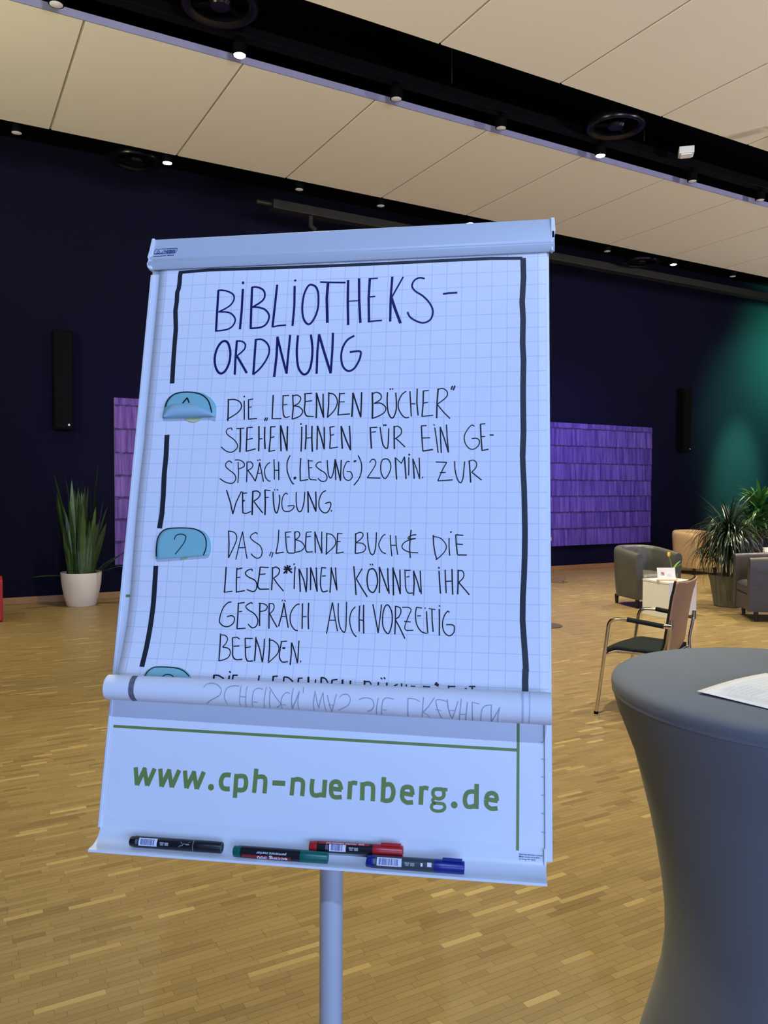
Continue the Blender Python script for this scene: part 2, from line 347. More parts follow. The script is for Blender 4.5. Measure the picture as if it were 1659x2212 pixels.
STROKES = {
 'H1': '''4.2 99.3,-163.0 100.0,-122.2 100.8,-86.0;2.5 99.3,-163.0 106.1,-163.4;~2.9 100.2,-163.0 113.0,-161.4 125.7,-155.1 129.3,-147.4 126.9,-138.5 118.7,-130.2 102.8,-122.1;~2.9 102.8,-122.1 116.0,-121.6 126.4,-117.8 134.2,-107.2 130.5,-95.3 120.1,-88.8 100.7,-86.7;4.2 144.0,-163.0 144.7,-124.0 143.9,-88.7;3.8 143.0,-177.0 144.0,-172.9;4.2 160.6,-165.8 161.7,-128.5 163.2,-88.7;~3.3 160.0,-165.8 169.2,-165.9 180.4,-160.6 184.7,-150.9 180.9,-139.8 164.1,-128.7;~3.3 164.1,-128.7 175.9,-127.6 187.9,-122.3 194.9,-110.9 191.1,-97.4 181.6,-90.9 163.1,-89.4;4.1 205.6,-168.5 204.1,-133.7 202.1,-90.7;2.9 202.1,-90.7 212.8,-92.7 225.6,-93.3;4.1 237.0,-164.7 238.6,-128.9 237.5,-91.9;3.7 237.0,-176.4 238.1,-174.0;~3.6 268.1,-165.7 261.4,-164.0 254.8,-148.8 252.8,-124.9 255.5,-106.1 261.7,-95.4 268.3,-94.2 275.8,-105.4 280.6,-123.8 279.9,-147.7 275.4,-160.8 268.1,-165.7;2.9 282.3,-170.4 302.0,-168.7 326.4,-167.3;4.9 296.0,-168.3 295.2,-140.3 298.3,-95.3;4.4 331.0,-171.2 332.0,-133.7 334.5,-90.1;2.0 333.0,-132.8 350.3,-133.2;4.4 350.0,-173.7 351.9,-132.8 355.4,-93.2;4.4 368.7,-173.2 368.0,-137.3 370.2,-93.5;2.4 368.7,-172.5 382.3,-172.9;2.8 369.2,-139.2 379.0,-139.7;2.8 370.2,-94.5 381.9,-95.4 392.0,-95.7;4.0 407.4,-174.2 405.8,-137.4 406.4,-93.6;~2.8 426.0,-173.3 417.8,-157.1 407.1,-136.0;4.8 407.1,-136.0 413.5,-116.9 423.8,-90.0;~3.1 462.4,-168.6 453.7,-170.4 445.2,-166.0 441.5,-156.1 447.2,-146.6 460.8,-136.8 472.0,-123.8 477.8,-109.5 474.2,-94.7 462.0,-88.9 447.8,-94.0 439.1,-101.0 435.3,-109.1;3.5 494.6,-139.4 504.2,-140.6 517.5,-140.7''',
 'H2': '''~4.1 118.3,-67.6 111.0,-64.4 104.4,-51.8 102.4,-35.0 106.2,-18.0 114.4,-8.6 123.2,-13.4 129.2,-29.2 129.5,-47.7 124.5,-63.1 118.3,-67.6;4.1 140.0,-67.7 139.7,-37.3 140.5,-6.2;~2.9 140.1,-66.9 150.1,-65.7 155.6,-59.6 153.7,-50.4 142.0,-39.7;4.1 142.4,-38.9 151.3,-25.2 161.6,-8.6;4.1 173.8,-69.2 173.7,-36.3 173.4,-5.4;~3.2 173.8,-68.3 184.7,-68.3 195.1,-60.1 199.2,-47.3 195.3,-32.4 184.9,-16.0 173.4,-5.4;4.4 212.1,-72.2 212.6,-36.9 210.6,-0.7;4.0 212.1,-72.2 220.8,-41.7 231.8,-6.5;4.0 234.2,-74.8 232.8,-38.0 231.9,-5.6;~4.0 248.0,-73.5 247.4,-45.9 251.0,-19.2 256.8,-7.5 263.5,-3.2 270.4,-8.8 274.3,-25.2 274.6,-50.1 270.7,-73.9;4.0 284.9,-74.0 283.5,-43.2 284.2,-4.3;4.4 284.9,-74.0 295.1,-42.8 308.4,-4.6;4.0 308.9,-76.0 309.4,-45.7 308.4,-4.6;~3.5 345.7,-69.8 334.1,-62.4 326.8,-48.5 325.1,-32.0 329.0,-15.5 338.1,-7.4 347.4,-10.9 354.1,-21.4 357.9,-32.8 356.9,-41.8 339.8,-40.9''',
 'T1': '''2.5 132.4,37.8 133.7,58.9 134.3,76.6;~2.1 132.5,39.2 142.7,38.5 152.8,42.9 156.7,51.1 153.2,59.3 144.7,66.5 132.5,73.7;2.2 160.6,41.4 163.2,74.4;2.9 159.8,34.4 160.8,33.1;2.2 168.1,39.0 170.5,73.9;1.8 168.1,39.9 176.2,38.4;1.6 169.9,53.0 174.4,52.1;2.0 170.5,73.9 185.0,72.8;2.2 200.3,71.8 198.7,77.3;2.2 203.5,71.8 202.2,77.3;2.4 211.0,32.2 211.3,55.4 211.7,74.0;1.8 211.7,73.6 227.7,73.5;2.2 228.2,33.2 229.0,55.7 230.8,67.1 234.0,72.0;1.8 228.2,33.8 238.5,33.4;1.6 227.9,50.1 236.5,49.0;~1.8 231.5,70.3 235.6,72.0 241.9,70.1;2.4 244.9,32.4 247.1,54.4 246.3,74.6;~2.0 245.0,34.8 252.6,33.0 259.0,38.3 256.5,46.4 248.1,52.0;~2.0 248.1,52.0 256.9,53.7 263.7,61.1 259.4,69.9 246.3,75.1;~2.4 266.1,30.7 266.9,46.6 266.5,59.6 269.7,68.5 273.8,70.7;1.8 264.5,31.1 278.0,30.3;1.8 266.0,45.0 278.7,43.3;1.8 273.0,70.3 283.0,71.1;2.6 285.6,29.9 287.1,51.8 287.5,73.8;2.6 285.6,29.9 293.5,53.6 300.1,73.0;2.4 297.2,31.8 298.2,53.7 300.1,73.0;2.4 306.8,29.2 307.6,50.6 306.7,73.1;~2.0 306.9,30.9 315.4,33.0 321.3,41.2 321.7,50.9 316.8,62.0 306.7,72.8;2.4 325.5,30.8 325.1,49.3 324.2,69.4;1.8 325.6,32.4 334.2,31.8;1.8 325.0,46.4 334.4,46.6;2.0 324.1,68.9 344.1,67.6;2.8 347.9,31.2 348.1,51.3 347.7,72.5;2.6 347.9,31.2 355.5,53.1 362.7,73.3;2.6 362.5,30.4 362.8,51.6 362.7,73.3;2.8 380.5,31.1 381.8,53.6 382.2,75.9;~2.0 381.1,33.5 388.0,30.9 395.1,35.4 394.6,43.4 384.0,50.4;~2.0 384.0,50.4 394.8,49.8 403.6,57.1 402.3,65.1 394.0,71.3 382.2,75.9;~2.3 405.9,31.3 405.9,49.2 408.5,66.8 414.2,75.6 418.6,71.7 421.6,57.5 419.7,32.2;2.9 409.8,26.1 411.0,25.6;2.9 413.5,26.0 414.7,25.4;~2.0 436.6,30.3 429.8,36.1 424.8,48.0 425.1,59.1 430.8,70.3 437.1,75.4 442.4,74.9;2.1 443.1,30.5 444.8,51.5 446.5,73.4;1.9 444.8,51.8 452.4,52.0;2.3 455.0,26.3 455.0,50.1 457.7,72.0;2.3 465.3,30.0 465.4,51.9 464.1,74.0;1.8 465.3,30.3 474.0,29.9;1.7 465.4,51.3 473.2,49.8;1.7 464.1,73.7 481.9,72.1;2.5 489.4,26.7 488.1,52.3 488.0,76.9;~1.9 489.4,28.3 496.6,26.5 504.0,32.1 503.0,41.6 488.4,53.6;~1.9 488.4,53.6 498.9,66.7 509.6,77.8;2.5 512.6,22.8 510.9,28.7;2.5 516.5,22.5 514.2,29.8''',
 'T2': '''~1.8 143.0,92.5 141.1,88.9 135.0,90.8 133.0,96.4 137.5,102.2 147.8,109.6 154.1,118.5 153.0,125.7 144.5,131.3 134.6,128.8 125.9,121.8;2.0 150.5,90.3 163.9,89.5;2.8 157.5,90.3 159.0,112.1 159.4,131.1;2.4 169.1,88.8 169.8,109.0 170.3,129.9;1.8 169.1,88.8 178.7,88.1;1.8 170.8,109.3 180.1,107.8;2.0 170.3,129.9 186.4,125.9;2.6 189.6,86.6 191.1,109.2 192.0,129.7;1.8 191.4,108.6 196.8,108.3;2.6 199.7,88.1 200.7,107.7 202.8,126.2;2.4 210.0,87.7 210.9,107.8 209.8,131.0;2.0 210.0,87.6 218.3,87.7;2.0 210.9,106.9 217.2,105.3;1.8 209.8,130.5 220.2,128.4;2.6 227.2,85.9 228.4,106.4 230.5,130.1;2.6 227.2,85.9 234.6,108.1 240.6,129.5;2.6 239.1,87.3 239.7,108.2 240.6,129.5;2.4 263.6,88.6 264.5,110.0 264.7,131.0;2.9 261.2,84.4 262.6,83.1;2.6 270.8,85.8 271.9,106.9 271.7,127.3;1.8 272.6,108.2 281.2,107.4;2.6 281.0,87.6 281.9,110.2 283.9,131.2;2.4 290.4,87.2 290.8,107.2 291.6,128.1;2.4 290.4,87.2 297.7,107.2 303.7,127.6;2.4 301.9,89.5 303.1,108.9 303.7,127.6;2.2 311.6,89.6 313.4,107.4 313.0,126.1;2.0 311.3,89.9 319.1,88.7;1.8 314.0,103.9 319.1,102.4;1.8 313.0,126.1 326.6,124.0;2.6 330.6,88.3 332.1,107.6 334.2,126.6;2.4 331.3,90.2 339.3,110.9 347.9,129.2;2.3 344.5,88.0 346.4,107.8 347.9,129.2;2.5 379.3,90.8 380.8,109.0 382.5,127.0;1.8 381.2,91.3 390.9,91.1;1.8 381.9,99.5 388.8,98.4;~2.1 395.6,91.0 398.4,107.6 401.9,121.7 407.4,127.2 409.8,121.8 410.1,93.3;2.9 401.1,88.1 402.6,87.2;2.9 404.1,88.2 405.6,87.2;2.5 418.9,89.3 419.5,109.4 420.4,128.1;~1.9 419.2,90.9 425.3,89.9 430.8,95.4 430.3,103.3 421.4,111.0;1.9 421.6,109.7 429.1,116.5 437.6,124.9;2.1 463.5,89.6 465.0,111.5 467.0,132.0;1.9 463.5,89.6 471.7,89.4;1.9 465.6,110.2 477.9,109.8;2.3 467.0,132.0 483.1,129.6;1.9 485.3,93.0 488.6,113.3 491.6,134.9;2.9 483.7,88.6 484.6,88.0;2.1 494.2,91.9 495.3,113.4 496.7,135.3;2.1 494.2,92.4 501.3,111.9 508.0,134.5;2.1 504.1,88.3 505.7,110.4 508.3,134.5;~1.7 548.8,91.6 544.8,89.5 538.2,96.8 533.2,107.6 534.9,120.0 541.6,128.5 549.0,129.3 555.6,124.0 557.4,116.3 553.2,111.7 545.1,112.1;2.3 558.6,88.1 559.8,109.5 561.7,132.2;1.7 558.6,88.1 566.2,87.6;1.7 560.5,109.2 566.1,108.6;1.9 561.7,131.9 571.8,130.1;2.1 574.0,106.5 579.6,106.6''',
 'T3': '''~1.8 146.8,149.7 142.4,146.4 137.0,149.6 136.6,156.0 143.6,162.4 153.0,169.6 155.2,178.3 150.0,184.6 138.6,183.0 127.8,176.5;1.8 157.4,148.1 159.8,168.0 159.6,184.2;~1.8 151.6,144.7 160.1,145.0 167.6,149.8 168.1,156.2 159.5,160.1;2.0 172.8,147.8 174.1,166.5 174.6,182.6;~1.8 172.9,148.7 179.6,148.3 183.4,153.1 181.9,158.6 174.5,163.3;1.8 175.8,163.0 182.7,171.3 189.5,181.1;2.0 194.9,149.2 192.8,166.6 189.5,181.1;2.0 194.9,149.2 199.1,165.0 203.5,181.8;1.6 192.1,167.8 197.8,167.9;2.9 191.0,146.0 191.9,145.3;2.9 194.8,145.4 195.3,144.4;~1.8 212.6,149.3 207.9,153.2 204.4,161.1 206.0,172.9 211.2,180.0 215.5,181.2;2.0 219.2,144.3 221.0,162.0 222.0,178.3;1.8 221.0,162.8 229.0,163.0;2.0 227.4,148.1 228.7,163.6 229.6,179.3;~2.0 246.4,137.6 242.5,147.9 242.8,162.1 247.2,174.7 253.2,184.8 255.8,185.6;2.9 255.5,174.7 256.6,178.1;2.9 257.0,174.1 257.8,177.2;2.2 264.7,142.5 264.8,162.2 266.2,180.7;1.8 266.2,180.7 279.5,178.7;2.0 277.7,145.0 279.2,159.1 280.9,176.3 284.2,178.7;1.6 278.6,146.9 285.4,147.4;1.6 280.0,158.8 285.0,158.5;1.6 282.6,178.7 293.6,179.5;~1.8 299.8,149.5 295.2,149.5 291.1,155.3 297.3,161.6 307.0,167.8 310.7,174.9 308.4,181.1 301.4,181.4 295.6,176.7;~1.9 309.6,146.0 311.3,160.8 313.4,171.8 317.0,176.4 320.2,170.2 321.7,159.3 322.9,144.5;2.1 322.9,144.5 324.1,162.5 325.5,179.3;2.3 322.9,145.0 328.4,162.5 333.5,180.8;2.1 333.2,145.7 333.3,162.5 333.5,180.8;~1.7 347.2,148.9 342.5,149.3 337.9,161.0 338.1,171.9 342.2,178.8 348.4,179.9 352.8,174.2 350.1,166.5 343.3,165.7;2.9 355.2,147.1 355.9,149.6;2.9 357.0,146.8 357.4,148.3;~1.9 361.0,138.5 366.4,150.2 367.6,162.7 364.3,176.6 356.0,188.3;~1.7 380.6,150.6 383.7,145.7 388.3,145.7 390.7,151.2 388.0,158.9 377.6,175.9;1.9 377.6,175.9 387.1,176.3 398.9,176.7;~1.9 407.3,144.6 401.2,146.6 398.9,156.6 400.5,169.0 406.9,177.6 414.0,166.0 415.5,155.2 411.9,146.7 407.3,144.6;2.3 422.4,142.6 423.9,161.4 425.6,178.6;1.5 422.4,142.6 432.6,152.2;1.7 432.6,152.2 437.2,141.4;2.3 437.2,141.4 439.2,159.9 440.9,178.0;1.9 444.4,142.2 444.8,156.9 445.0,172.2;2.9 444.6,139.0 445.2,136.8;2.3 451.1,144.9 452.8,161.5 454.1,177.5;1.7 451.5,146.2 457.6,161.6 462.8,178.1;1.9 461.3,143.1 462.4,161.6 462.8,178.1;2.9 467.2,175.7 468.1,176.0;1.9 488.4,150.4 505.8,151.1;~1.7 505.8,151.1 499.3,163.3 492.3,181.2;1.7 495.3,167.9 504.4,167.6;1.9 492.3,181.5 502.6,180.7 515.6,179.8;~1.9 518.3,149.4 519.3,163.4 523.2,178.6 528.5,184.7 532.0,177.1 533.3,163.5 534.3,150.1;2.2 541.6,149.1 543.0,166.5 544.4,184.1;~1.7 540.4,149.5 547.8,147.6 553.1,152.2 552.3,159.8 545.8,167.3;1.9 545.8,167.3 553.9,174.2 561.3,180.2''',
 'T4': '''2.2 140.9,196.4 149.2,217.6 154.8,236.6;2.0 154.8,236.6 158.8,217.6 166.7,198.5;2.2 169.0,199.1 170.3,217.6 171.8,234.7;1.8 169.7,201.9 176.5,201.0;2.9 171.0,214.5 173.2,213.8;~1.8 171.8,234.7 177.6,235.5 185.3,232.2;2.6 186.5,198.0 187.1,217.6 187.9,238.1;~2.0 186.5,198.5 194.1,198.0 199.2,202.7 196.4,209.7 189.2,214.7;2.0 189.2,215.2 197.5,225.3 205.7,234.6;2.5 207.0,196.0 209.0,217.5 209.7,238.0;1.8 207.0,196.0 216.2,197.2;1.8 208.7,208.8 214.1,208.5;~2.1 221.1,199.1 223.0,217.5 225.8,229.9 229.5,234.8 231.9,226.8 233.2,212.8 232.1,204.3;2.9 223.1,196.0 223.7,195.7;2.9 228.1,196.3 228.7,195.7;~1.7 246.2,203.5 242.5,201.6 238.1,208.2 237.3,220.6 241.0,230.6 249.7,232.1 256.5,227.5 257.7,222.4 247.3,223.0;~1.9 260.3,199.6 261.3,217.4 264.3,229.0 268.4,232.5 272.0,228.2 274.4,214.3 274.7,199.6;2.5 279.8,198.5 281.2,217.4 282.4,233.7;2.3 279.8,199.1 287.7,215.8 295.0,231.9;2.3 293.0,199.1 294.5,215.8 295.0,231.9;~1.9 309.9,197.3 303.9,201.2 299.6,212.7 300.2,225.0 307.1,233.4 314.7,232.6 319.2,222.7 317.8,216.5 309.4,218.9;2.9 320.2,230.8 321.4,230.8''',
 'T5': '''2.1 149.5,264.7 151.9,286.5 152.8,309.5;~1.8 150.3,265.3 159.2,267.2 164.1,274.1 162.8,284.9 152.8,309.5;1.7 173.4,266.1 169.4,287.9 165.3,312.0;1.7 173.4,266.1 178.9,289.3 184.3,310.6;1.6 169.7,292.8 179.1,292.4;~1.7 198.8,270.0 196.3,267.4 190.2,270.1 187.4,275.5 193.3,281.5 204.8,289.1 208.8,298.1 207.5,306.5 201.5,309.6 195.0,306.6 190.3,302.2;1.7 224.1,298.7 221.8,305.6;1.7 227.3,299.4 225.6,307.8;1.9 234.7,262.5 234.8,282.7 232.1,301.7;1.9 232.1,301.2 244.9,299.2;1.9 246.1,266.1 248.2,285.6 250.3,296.2 252.9,300.4;1.5 246.1,266.6 255.5,265.7;1.5 248.3,274.6 253.7,274.0;1.7 252.4,300.4 262.3,300.5;2.1 261.6,265.4 263.2,283.9 263.8,300.5;~1.7 261.6,266.5 267.1,265.3 270.4,269.4 268.4,274.8 263.2,278.6;~1.7 263.2,278.6 272.6,281.5 278.9,289.0 275.0,295.9 265.1,299.0;~2.1 280.8,267.1 280.7,282.2 281.3,294.3 284.3,298.8;1.5 280.8,266.3 289.6,265.5;1.5 280.7,273.9 288.8,272.5;1.7 283.6,298.8 293.2,297.8;2.1 295.1,265.1 296.3,282.1 297.5,299.5;1.9 295.2,266.2 301.9,283.5 308.5,300.0;1.9 306.5,265.1 307.1,283.5 308.5,300.0;2.1 314.8,266.8 315.4,284.9 315.6,302.3;~1.7 314.9,268.6 322.6,269.5 329.4,277.2 328.8,287.8 315.6,301.1;2.1 332.9,267.4 332.4,283.2 332.4,300.0;1.5 332.8,267.3 340.5,268.1;1.5 332.6,281.0 338.0,280.9;1.7 332.4,300.0 343.9,297.8;2.1 362.1,267.2 362.8,282.9 362.9,299.7;~1.7 362.2,268.7 369.3,265.6 374.2,268.6 372.0,275.4 363.9,282.2;~1.7 364.0,282.6 373.8,283.6 379.3,289.5 375.8,297.0 362.9,299.7;~1.9 381.1,266.0 382.7,281.2 386.3,296.8 390.9,301.7 394.4,295.3 395.7,281.1 395.8,265.6;~1.7 410.2,268.5 405.6,272.1 400.7,282.6 400.9,288.5 405.7,296.6 411.8,299.4;1.7 418.3,269.7 419.7,286.8 421.8,303.4;1.7 419.4,286.1 429.1,286.0;1.7 427.1,270.7 428.3,285.3 431.1,300.9;~1.7 459.5,268.9 454.5,269.4 447.9,272.5 448.0,275.4 459.0,274.9;~1.7 459.0,274.9 445.9,278.4 438.6,284.4 438.8,291.1 449.3,296.6 463.4,297.6;2.0 451.6,261.3 450.1,273.2 449.9,291.0 451.3,305.7;2.0 486.5,269.2 487.9,286.1 490.4,299.3 493.2,307.8;~1.6 486.8,271.4 498.6,274.2 507.2,284.5 506.2,293.3 499.1,302.1 491.7,308.4;1.8 511.7,273.8 511.9,287.3 513.3,301.4;2.9 514.1,263.5 514.7,264.7;2.0 522.1,268.4 523.2,284.3 525.2,298.9;1.8 522.1,268.4 533.7,269.2;1.8 524.2,283.1 533.3,283.6;2.0 525.2,300.1 539.6,300.2''',
 'T6': '''2.3 149.8,324.7 150.0,343.6 149.8,366.2;1.7 149.7,365.6 163.0,363.8;2.1 168.2,325.9 168.7,344.8 170.1,365.8;1.9 168.0,328.2 176.8,325.9;1.7 169.3,341.5 174.8,340.8;1.9 170.0,364.9 184.2,362.5;~1.9 194.4,330.5 193.3,327.5 187.9,328.7 182.8,334.0 187.9,339.9 199.2,345.0 203.5,351.7 202.5,360.7 197.3,363.7 187.5,360.6;~2.3 207.4,323.8 206.3,339.6 205.2,354.6 209.4,359.8;1.9 207.4,323.8 221.4,324.4;1.7 207.1,335.9 216.8,334.7;1.9 208.6,359.7 224.2,359.1;2.3 227.9,324.0 228.7,342.3 228.6,360.8;~1.9 228.0,325.5 234.2,323.5 239.9,327.9 238.0,335.4 230.7,341.5;1.9 230.7,341.5 238.2,351.1 248.4,361.9;2.7 252.7,320.2 252.1,326.9 251.9,333.5;2.7 257.2,321.2 252.2,327.7 247.3,333.3;2.7 246.8,327.0 253.7,326.6 260.1,326.2;2.7 247.6,322.5 253.7,326.9 260.7,332.2;2.1 265.4,322.5 265.1,338.7 265.9,358.0;2.9 263.3,317.8 264.0,319.0;2.3 272.0,325.9 274.2,343.0 276.2,362.5;2.1 272.4,326.3 280.6,342.9 285.9,362.8;2.1 285.1,324.2 286.1,342.8 285.9,362.8;2.3 291.1,323.1 292.1,341.2 292.7,359.3;2.2 291.9,325.6 298.1,342.6 303.7,361.7;2.1 300.3,323.2 301.8,341.1 303.7,361.7;~2.0 309.3,322.4 308.4,338.0 308.7,351.3 311.8,360.8 316.4,361.5 320.8,359.9;1.9 308.5,323.1 316.4,323.6;1.7 310.4,336.8 316.4,336.4;2.2 324.8,322.6 325.1,342.1 324.6,362.8;2.0 325.2,325.1 330.5,342.0 335.8,359.0;2.0 331.8,322.8 333.5,340.5 335.8,359.0;2.2 361.3,320.6 364.3,342.9 366.8,365.6;1.9 374.9,323.9 366.0,340.0;2.0 366.0,340.0 374.3,353.0 384.7,368.3;~2.2 390.3,324.1 385.9,326.4 383.4,339.7 386.3,355.7 393.1,361.4 397.4,357.0 400.4,345.3 398.4,332.1 394.0,324.8 390.3,324.1;2.9 387.5,317.5 388.1,316.9;2.9 390.8,317.5 391.9,316.9;2.2 402.5,321.0 403.7,339.3 403.9,361.8;2.2 402.5,321.0 410.9,342.1 417.4,358.8;2.2 415.9,322.7 417.1,342.0 419.3,362.7;2.4 424.3,321.4 425.3,341.9 426.4,364.9;2.2 424.3,322.9 431.6,343.3 437.1,362.9;2.2 435.4,324.9 436.2,341.7 437.1,362.9;~1.8 443.3,324.4 444.4,341.6 445.8,354.6 449.6,361.1 456.2,360.9;1.6 445.0,325.8 452.2,325.4;1.6 446.0,336.3 450.7,335.1;2.2 457.2,326.1 458.5,345.7 457.9,364.5;2.0 457.5,327.5 463.8,344.1 468.2,359.3;2.0 467.4,325.9 468.8,344.1 470.0,362.3;2.2 497.0,325.9 498.2,343.5 500.0,360.8;2.9 496.1,321.5 497.2,320.1;2.0 506.5,323.9 507.4,341.9 508.9,360.1;1.8 507.9,341.9 517.9,341.2;2.2 517.2,322.7 517.9,341.8 519.0,362.1;2.2 526.7,323.6 527.0,343.0 526.7,361.4;~1.8 527.0,325.0 532.8,324.9 535.7,329.9 534.4,336.4 528.0,343.0;2.0 528.0,343.3 536.0,352.2 544.4,361.9''',
 'T7': '''~1.9 162.7,381.1 156.6,382.7 149.5,391.5 145.6,406.5 146.5,414.6 154.0,420.3 162.5,420.1 169.1,414.8 170.0,406.6 165.1,403.0 157.5,405.0;2.3 174.7,382.3 175.4,401.3 176.1,423.4;1.9 174.4,383.2 184.9,381.5;1.7 176.9,396.5 181.8,395.8;1.7 176.4,423.7 190.2,422.4;~1.9 198.3,383.0 195.4,381.6 187.7,387.0 191.5,392.8 202.8,399.2 209.3,408.6 207.9,418.2 201.2,421.6 193.9,415.9;2.3 210.6,382.2 211.5,400.5 213.0,418.3;~1.7 208.6,382.2 217.1,382.9 223.2,386.9 220.8,392.9 212.5,395.3;2.2 226.0,381.8 227.2,401.6 228.8,422.0;~1.7 226.0,382.4 232.5,382.6 234.6,388.1 232.4,394.1 228.1,398.3;1.9 228.1,398.6 234.0,408.0 242.1,419.6;2.1 250.4,380.7 248.0,399.6 244.4,418.0;2.1 250.4,381.2 254.9,399.4 260.3,419.7;1.7 248.2,402.2 254.1,402.4;2.9 247.1,376.8 247.7,377.2;2.9 251.4,377.8 252.3,377.1;~1.9 276.0,382.1 270.7,383.7 264.3,391.9 261.9,402.2 264.0,413.8 270.6,422.4 276.0,424.0;2.2 280.8,381.0 281.6,400.3 283.0,420.9;1.7 282.3,402.0 288.6,401.8;2.2 290.8,379.9 291.2,400.0 293.3,421.1;1.8 329.1,378.5 325.8,403.6 322.8,427.5;1.8 329.4,378.4 334.7,401.9 340.1,423.1;1.7 326.2,406.2 334.6,406.2;~1.8 339.0,379.4 339.8,398.9 343.5,416.1 350.3,424.6 353.0,418.8 352.7,398.6 352.1,377.1;~1.8 366.4,384.3 361.0,391.1 358.5,401.3 359.7,412.8 364.6,424.9 370.6,430.9;2.0 373.1,382.5 373.2,401.0 374.7,422.8;1.8 374.6,404.7 380.8,405.4;2.2 379.6,381.3 380.3,400.8 381.9,425.5;2.0 394.3,380.0 399.8,403.2 404.7,424.0;1.8 404.7,424.0 406.4,401.6 408.1,380.0;~2.0 418.1,380.3 413.1,384.2 410.6,397.2 411.9,414.4 419.6,425.0 423.7,418.3 425.9,404.0 424.0,389.7 418.1,380.3;2.0 430.1,381.6 430.8,402.4 430.9,425.5;~1.8 430.6,382.1 437.2,384.4 438.9,390.8 436.2,398.0 430.5,402.4;2.0 430.8,403.2 438.1,415.1 446.7,431.6;~1.6 440.8,383.6 451.0,383.6 454.8,387.6 452.1,394.8 446.7,409.2 446.1,416.3 449.1,419.4;1.6 444.8,405.2 454.7,405.8;1.6 448.7,419.1 459.3,418.5;~1.8 463.3,382.8 461.9,393.1 464.0,408.7 471.5,419.9 480.2,422.8;1.6 463.3,382.8 471.7,384.0;1.6 464.4,396.2 470.3,396.1;2.0 478.8,389.1 480.0,405.5 481.9,422.7;2.9 476.4,383.9 476.9,384.2;1.6 482.1,384.6 492.5,385.8;2.0 487.2,385.4 488.0,402.5 490.1,420.1;2.1 498.5,385.1 499.2,403.6 499.6,425.5;2.9 498.6,380.6 499.0,379.7;~1.8 514.1,389.8 511.6,388.0 506.7,394.9 504.1,406.3 506.5,419.0 514.4,425.5 521.5,420.7 522.4,411.5 518.4,408.5 509.9,408.7''',
 'T8': '''2.1 149.7,432.2 151.7,454.8 153.0,475.2;~1.7 149.9,434.4 157.3,434.5 162.4,439.9 160.6,447.3 155.7,453.2;~1.7 155.7,453.2 165.8,455.1 169.9,461.6 166.2,470.4 153.0,474.9;~2.1 170.3,438.5 172.7,454.2 174.3,465.8 180.1,472.1 190.8,471.3;~1.7 170.3,438.2 177.7,437.3 182.5,440.0;1.7 174.1,451.5 183.2,450.7;~2.0 191.3,438.3 193.6,453.6 195.8,466.5 200.1,473.6 208.5,473.1;1.7 191.3,438.3 203.9,438.4;1.7 194.1,452.8 202.3,451.6;2.4 208.9,436.4 210.4,453.1 211.1,473.3;2.0 209.0,437.8 217.1,454.3 223.9,474.6;2.0 223.1,438.5 224.2,455.5 224.2,474.6;2.2 231.6,437.2 233.1,452.4 233.8,473.3;~1.7 230.6,440.6 237.6,440.7 247.1,448.4 247.1,460.6 233.7,475.4;~2.0 251.8,441.0 250.5,453.3 250.9,466.3 256.2,473.3 264.9,472.4;1.7 251.9,441.7 260.3,440.9;2.9 254.2,452.0 258.2,451.9;2.2 267.7,443.0 269.2,459.9 269.3,477.4;2.0 268.3,443.4 274.9,458.3 280.5,474.2;2.0 279.5,439.8 280.2,456.7 280.8,474.2;2.9 284.9,471.6 286.1,471.6''',
 'T9': '''3.1 148.5,497.3 149.2,506.3;~2.2 148.5,497.5 155.9,497.4 165.8,502.4;2.7 173.7,497.2 173.7,506.1;3.4 173.3,492.1 174.1,490.9;2.7 179.7,495.9 179.8,505.9;2.2 179.7,496.2 187.0,495.9;2.6 221.9,495.3 221.6,504.4;2.8 244.6,495.1 244.9,505.0;2.0 244.6,495.6 251.5,495.1;2.6 261.7,496.2 262.0,505.1;~2.2 261.7,495.9 268.8,496.8 275.8,501.9 276.7,504.6;2.8 285.1,496.5 285.2,505.0;2.0 285.1,497.0 291.3,496.8;3.3 300.4,494.8 301.5,504.4;2.2 312.1,498.1 312.2,505.4;2.8 320.8,494.4 321.4,505.0;~2.2 321.1,494.6 327.4,496.4 331.8,502.1;2.8 338.1,497.7 337.9,505.8;1.9 338.1,498.0 346.2,496.8;3.2 354.2,496.8 354.8,505.2;2.4 366.8,497.8 367.1,504.8;2.6 366.6,497.8 367.0,507.6;2.8 388.4,497.0 389.1,506.8;~1.9 388.8,498.7 396.0,498.4 399.0,502.5;2.5 409.9,498.5 409.9,507.4;3.4 413.7,493.3 414.6,492.4;3.4 418.3,492.9 419.5,492.0;2.5 422.8,498.8 423.4,507.6;2.1 434.3,503.1 439.3,500.7;2.3 445.5,499.1 446.0,507.4;2.3 452.7,500.5 453.2,507.8;1.9 459.6,502.5 466.4,502.8;2.5 479.1,501.5 480.0,507.5;1.9 479.9,502.3 488.5,502.5;3.4 498.5,496.1 496.3,499.5;3.4 500.5,497.9 499.2,501.0;2.5 516.3,499.8 516.7,507.5;2.1 516.6,500.9 526.1,500.6;3.4 541.8,502.5 542.4,506.5;2.1 546.8,499.8 556.0,499.5;2.3 551.5,499.9 551.6,506.5''',
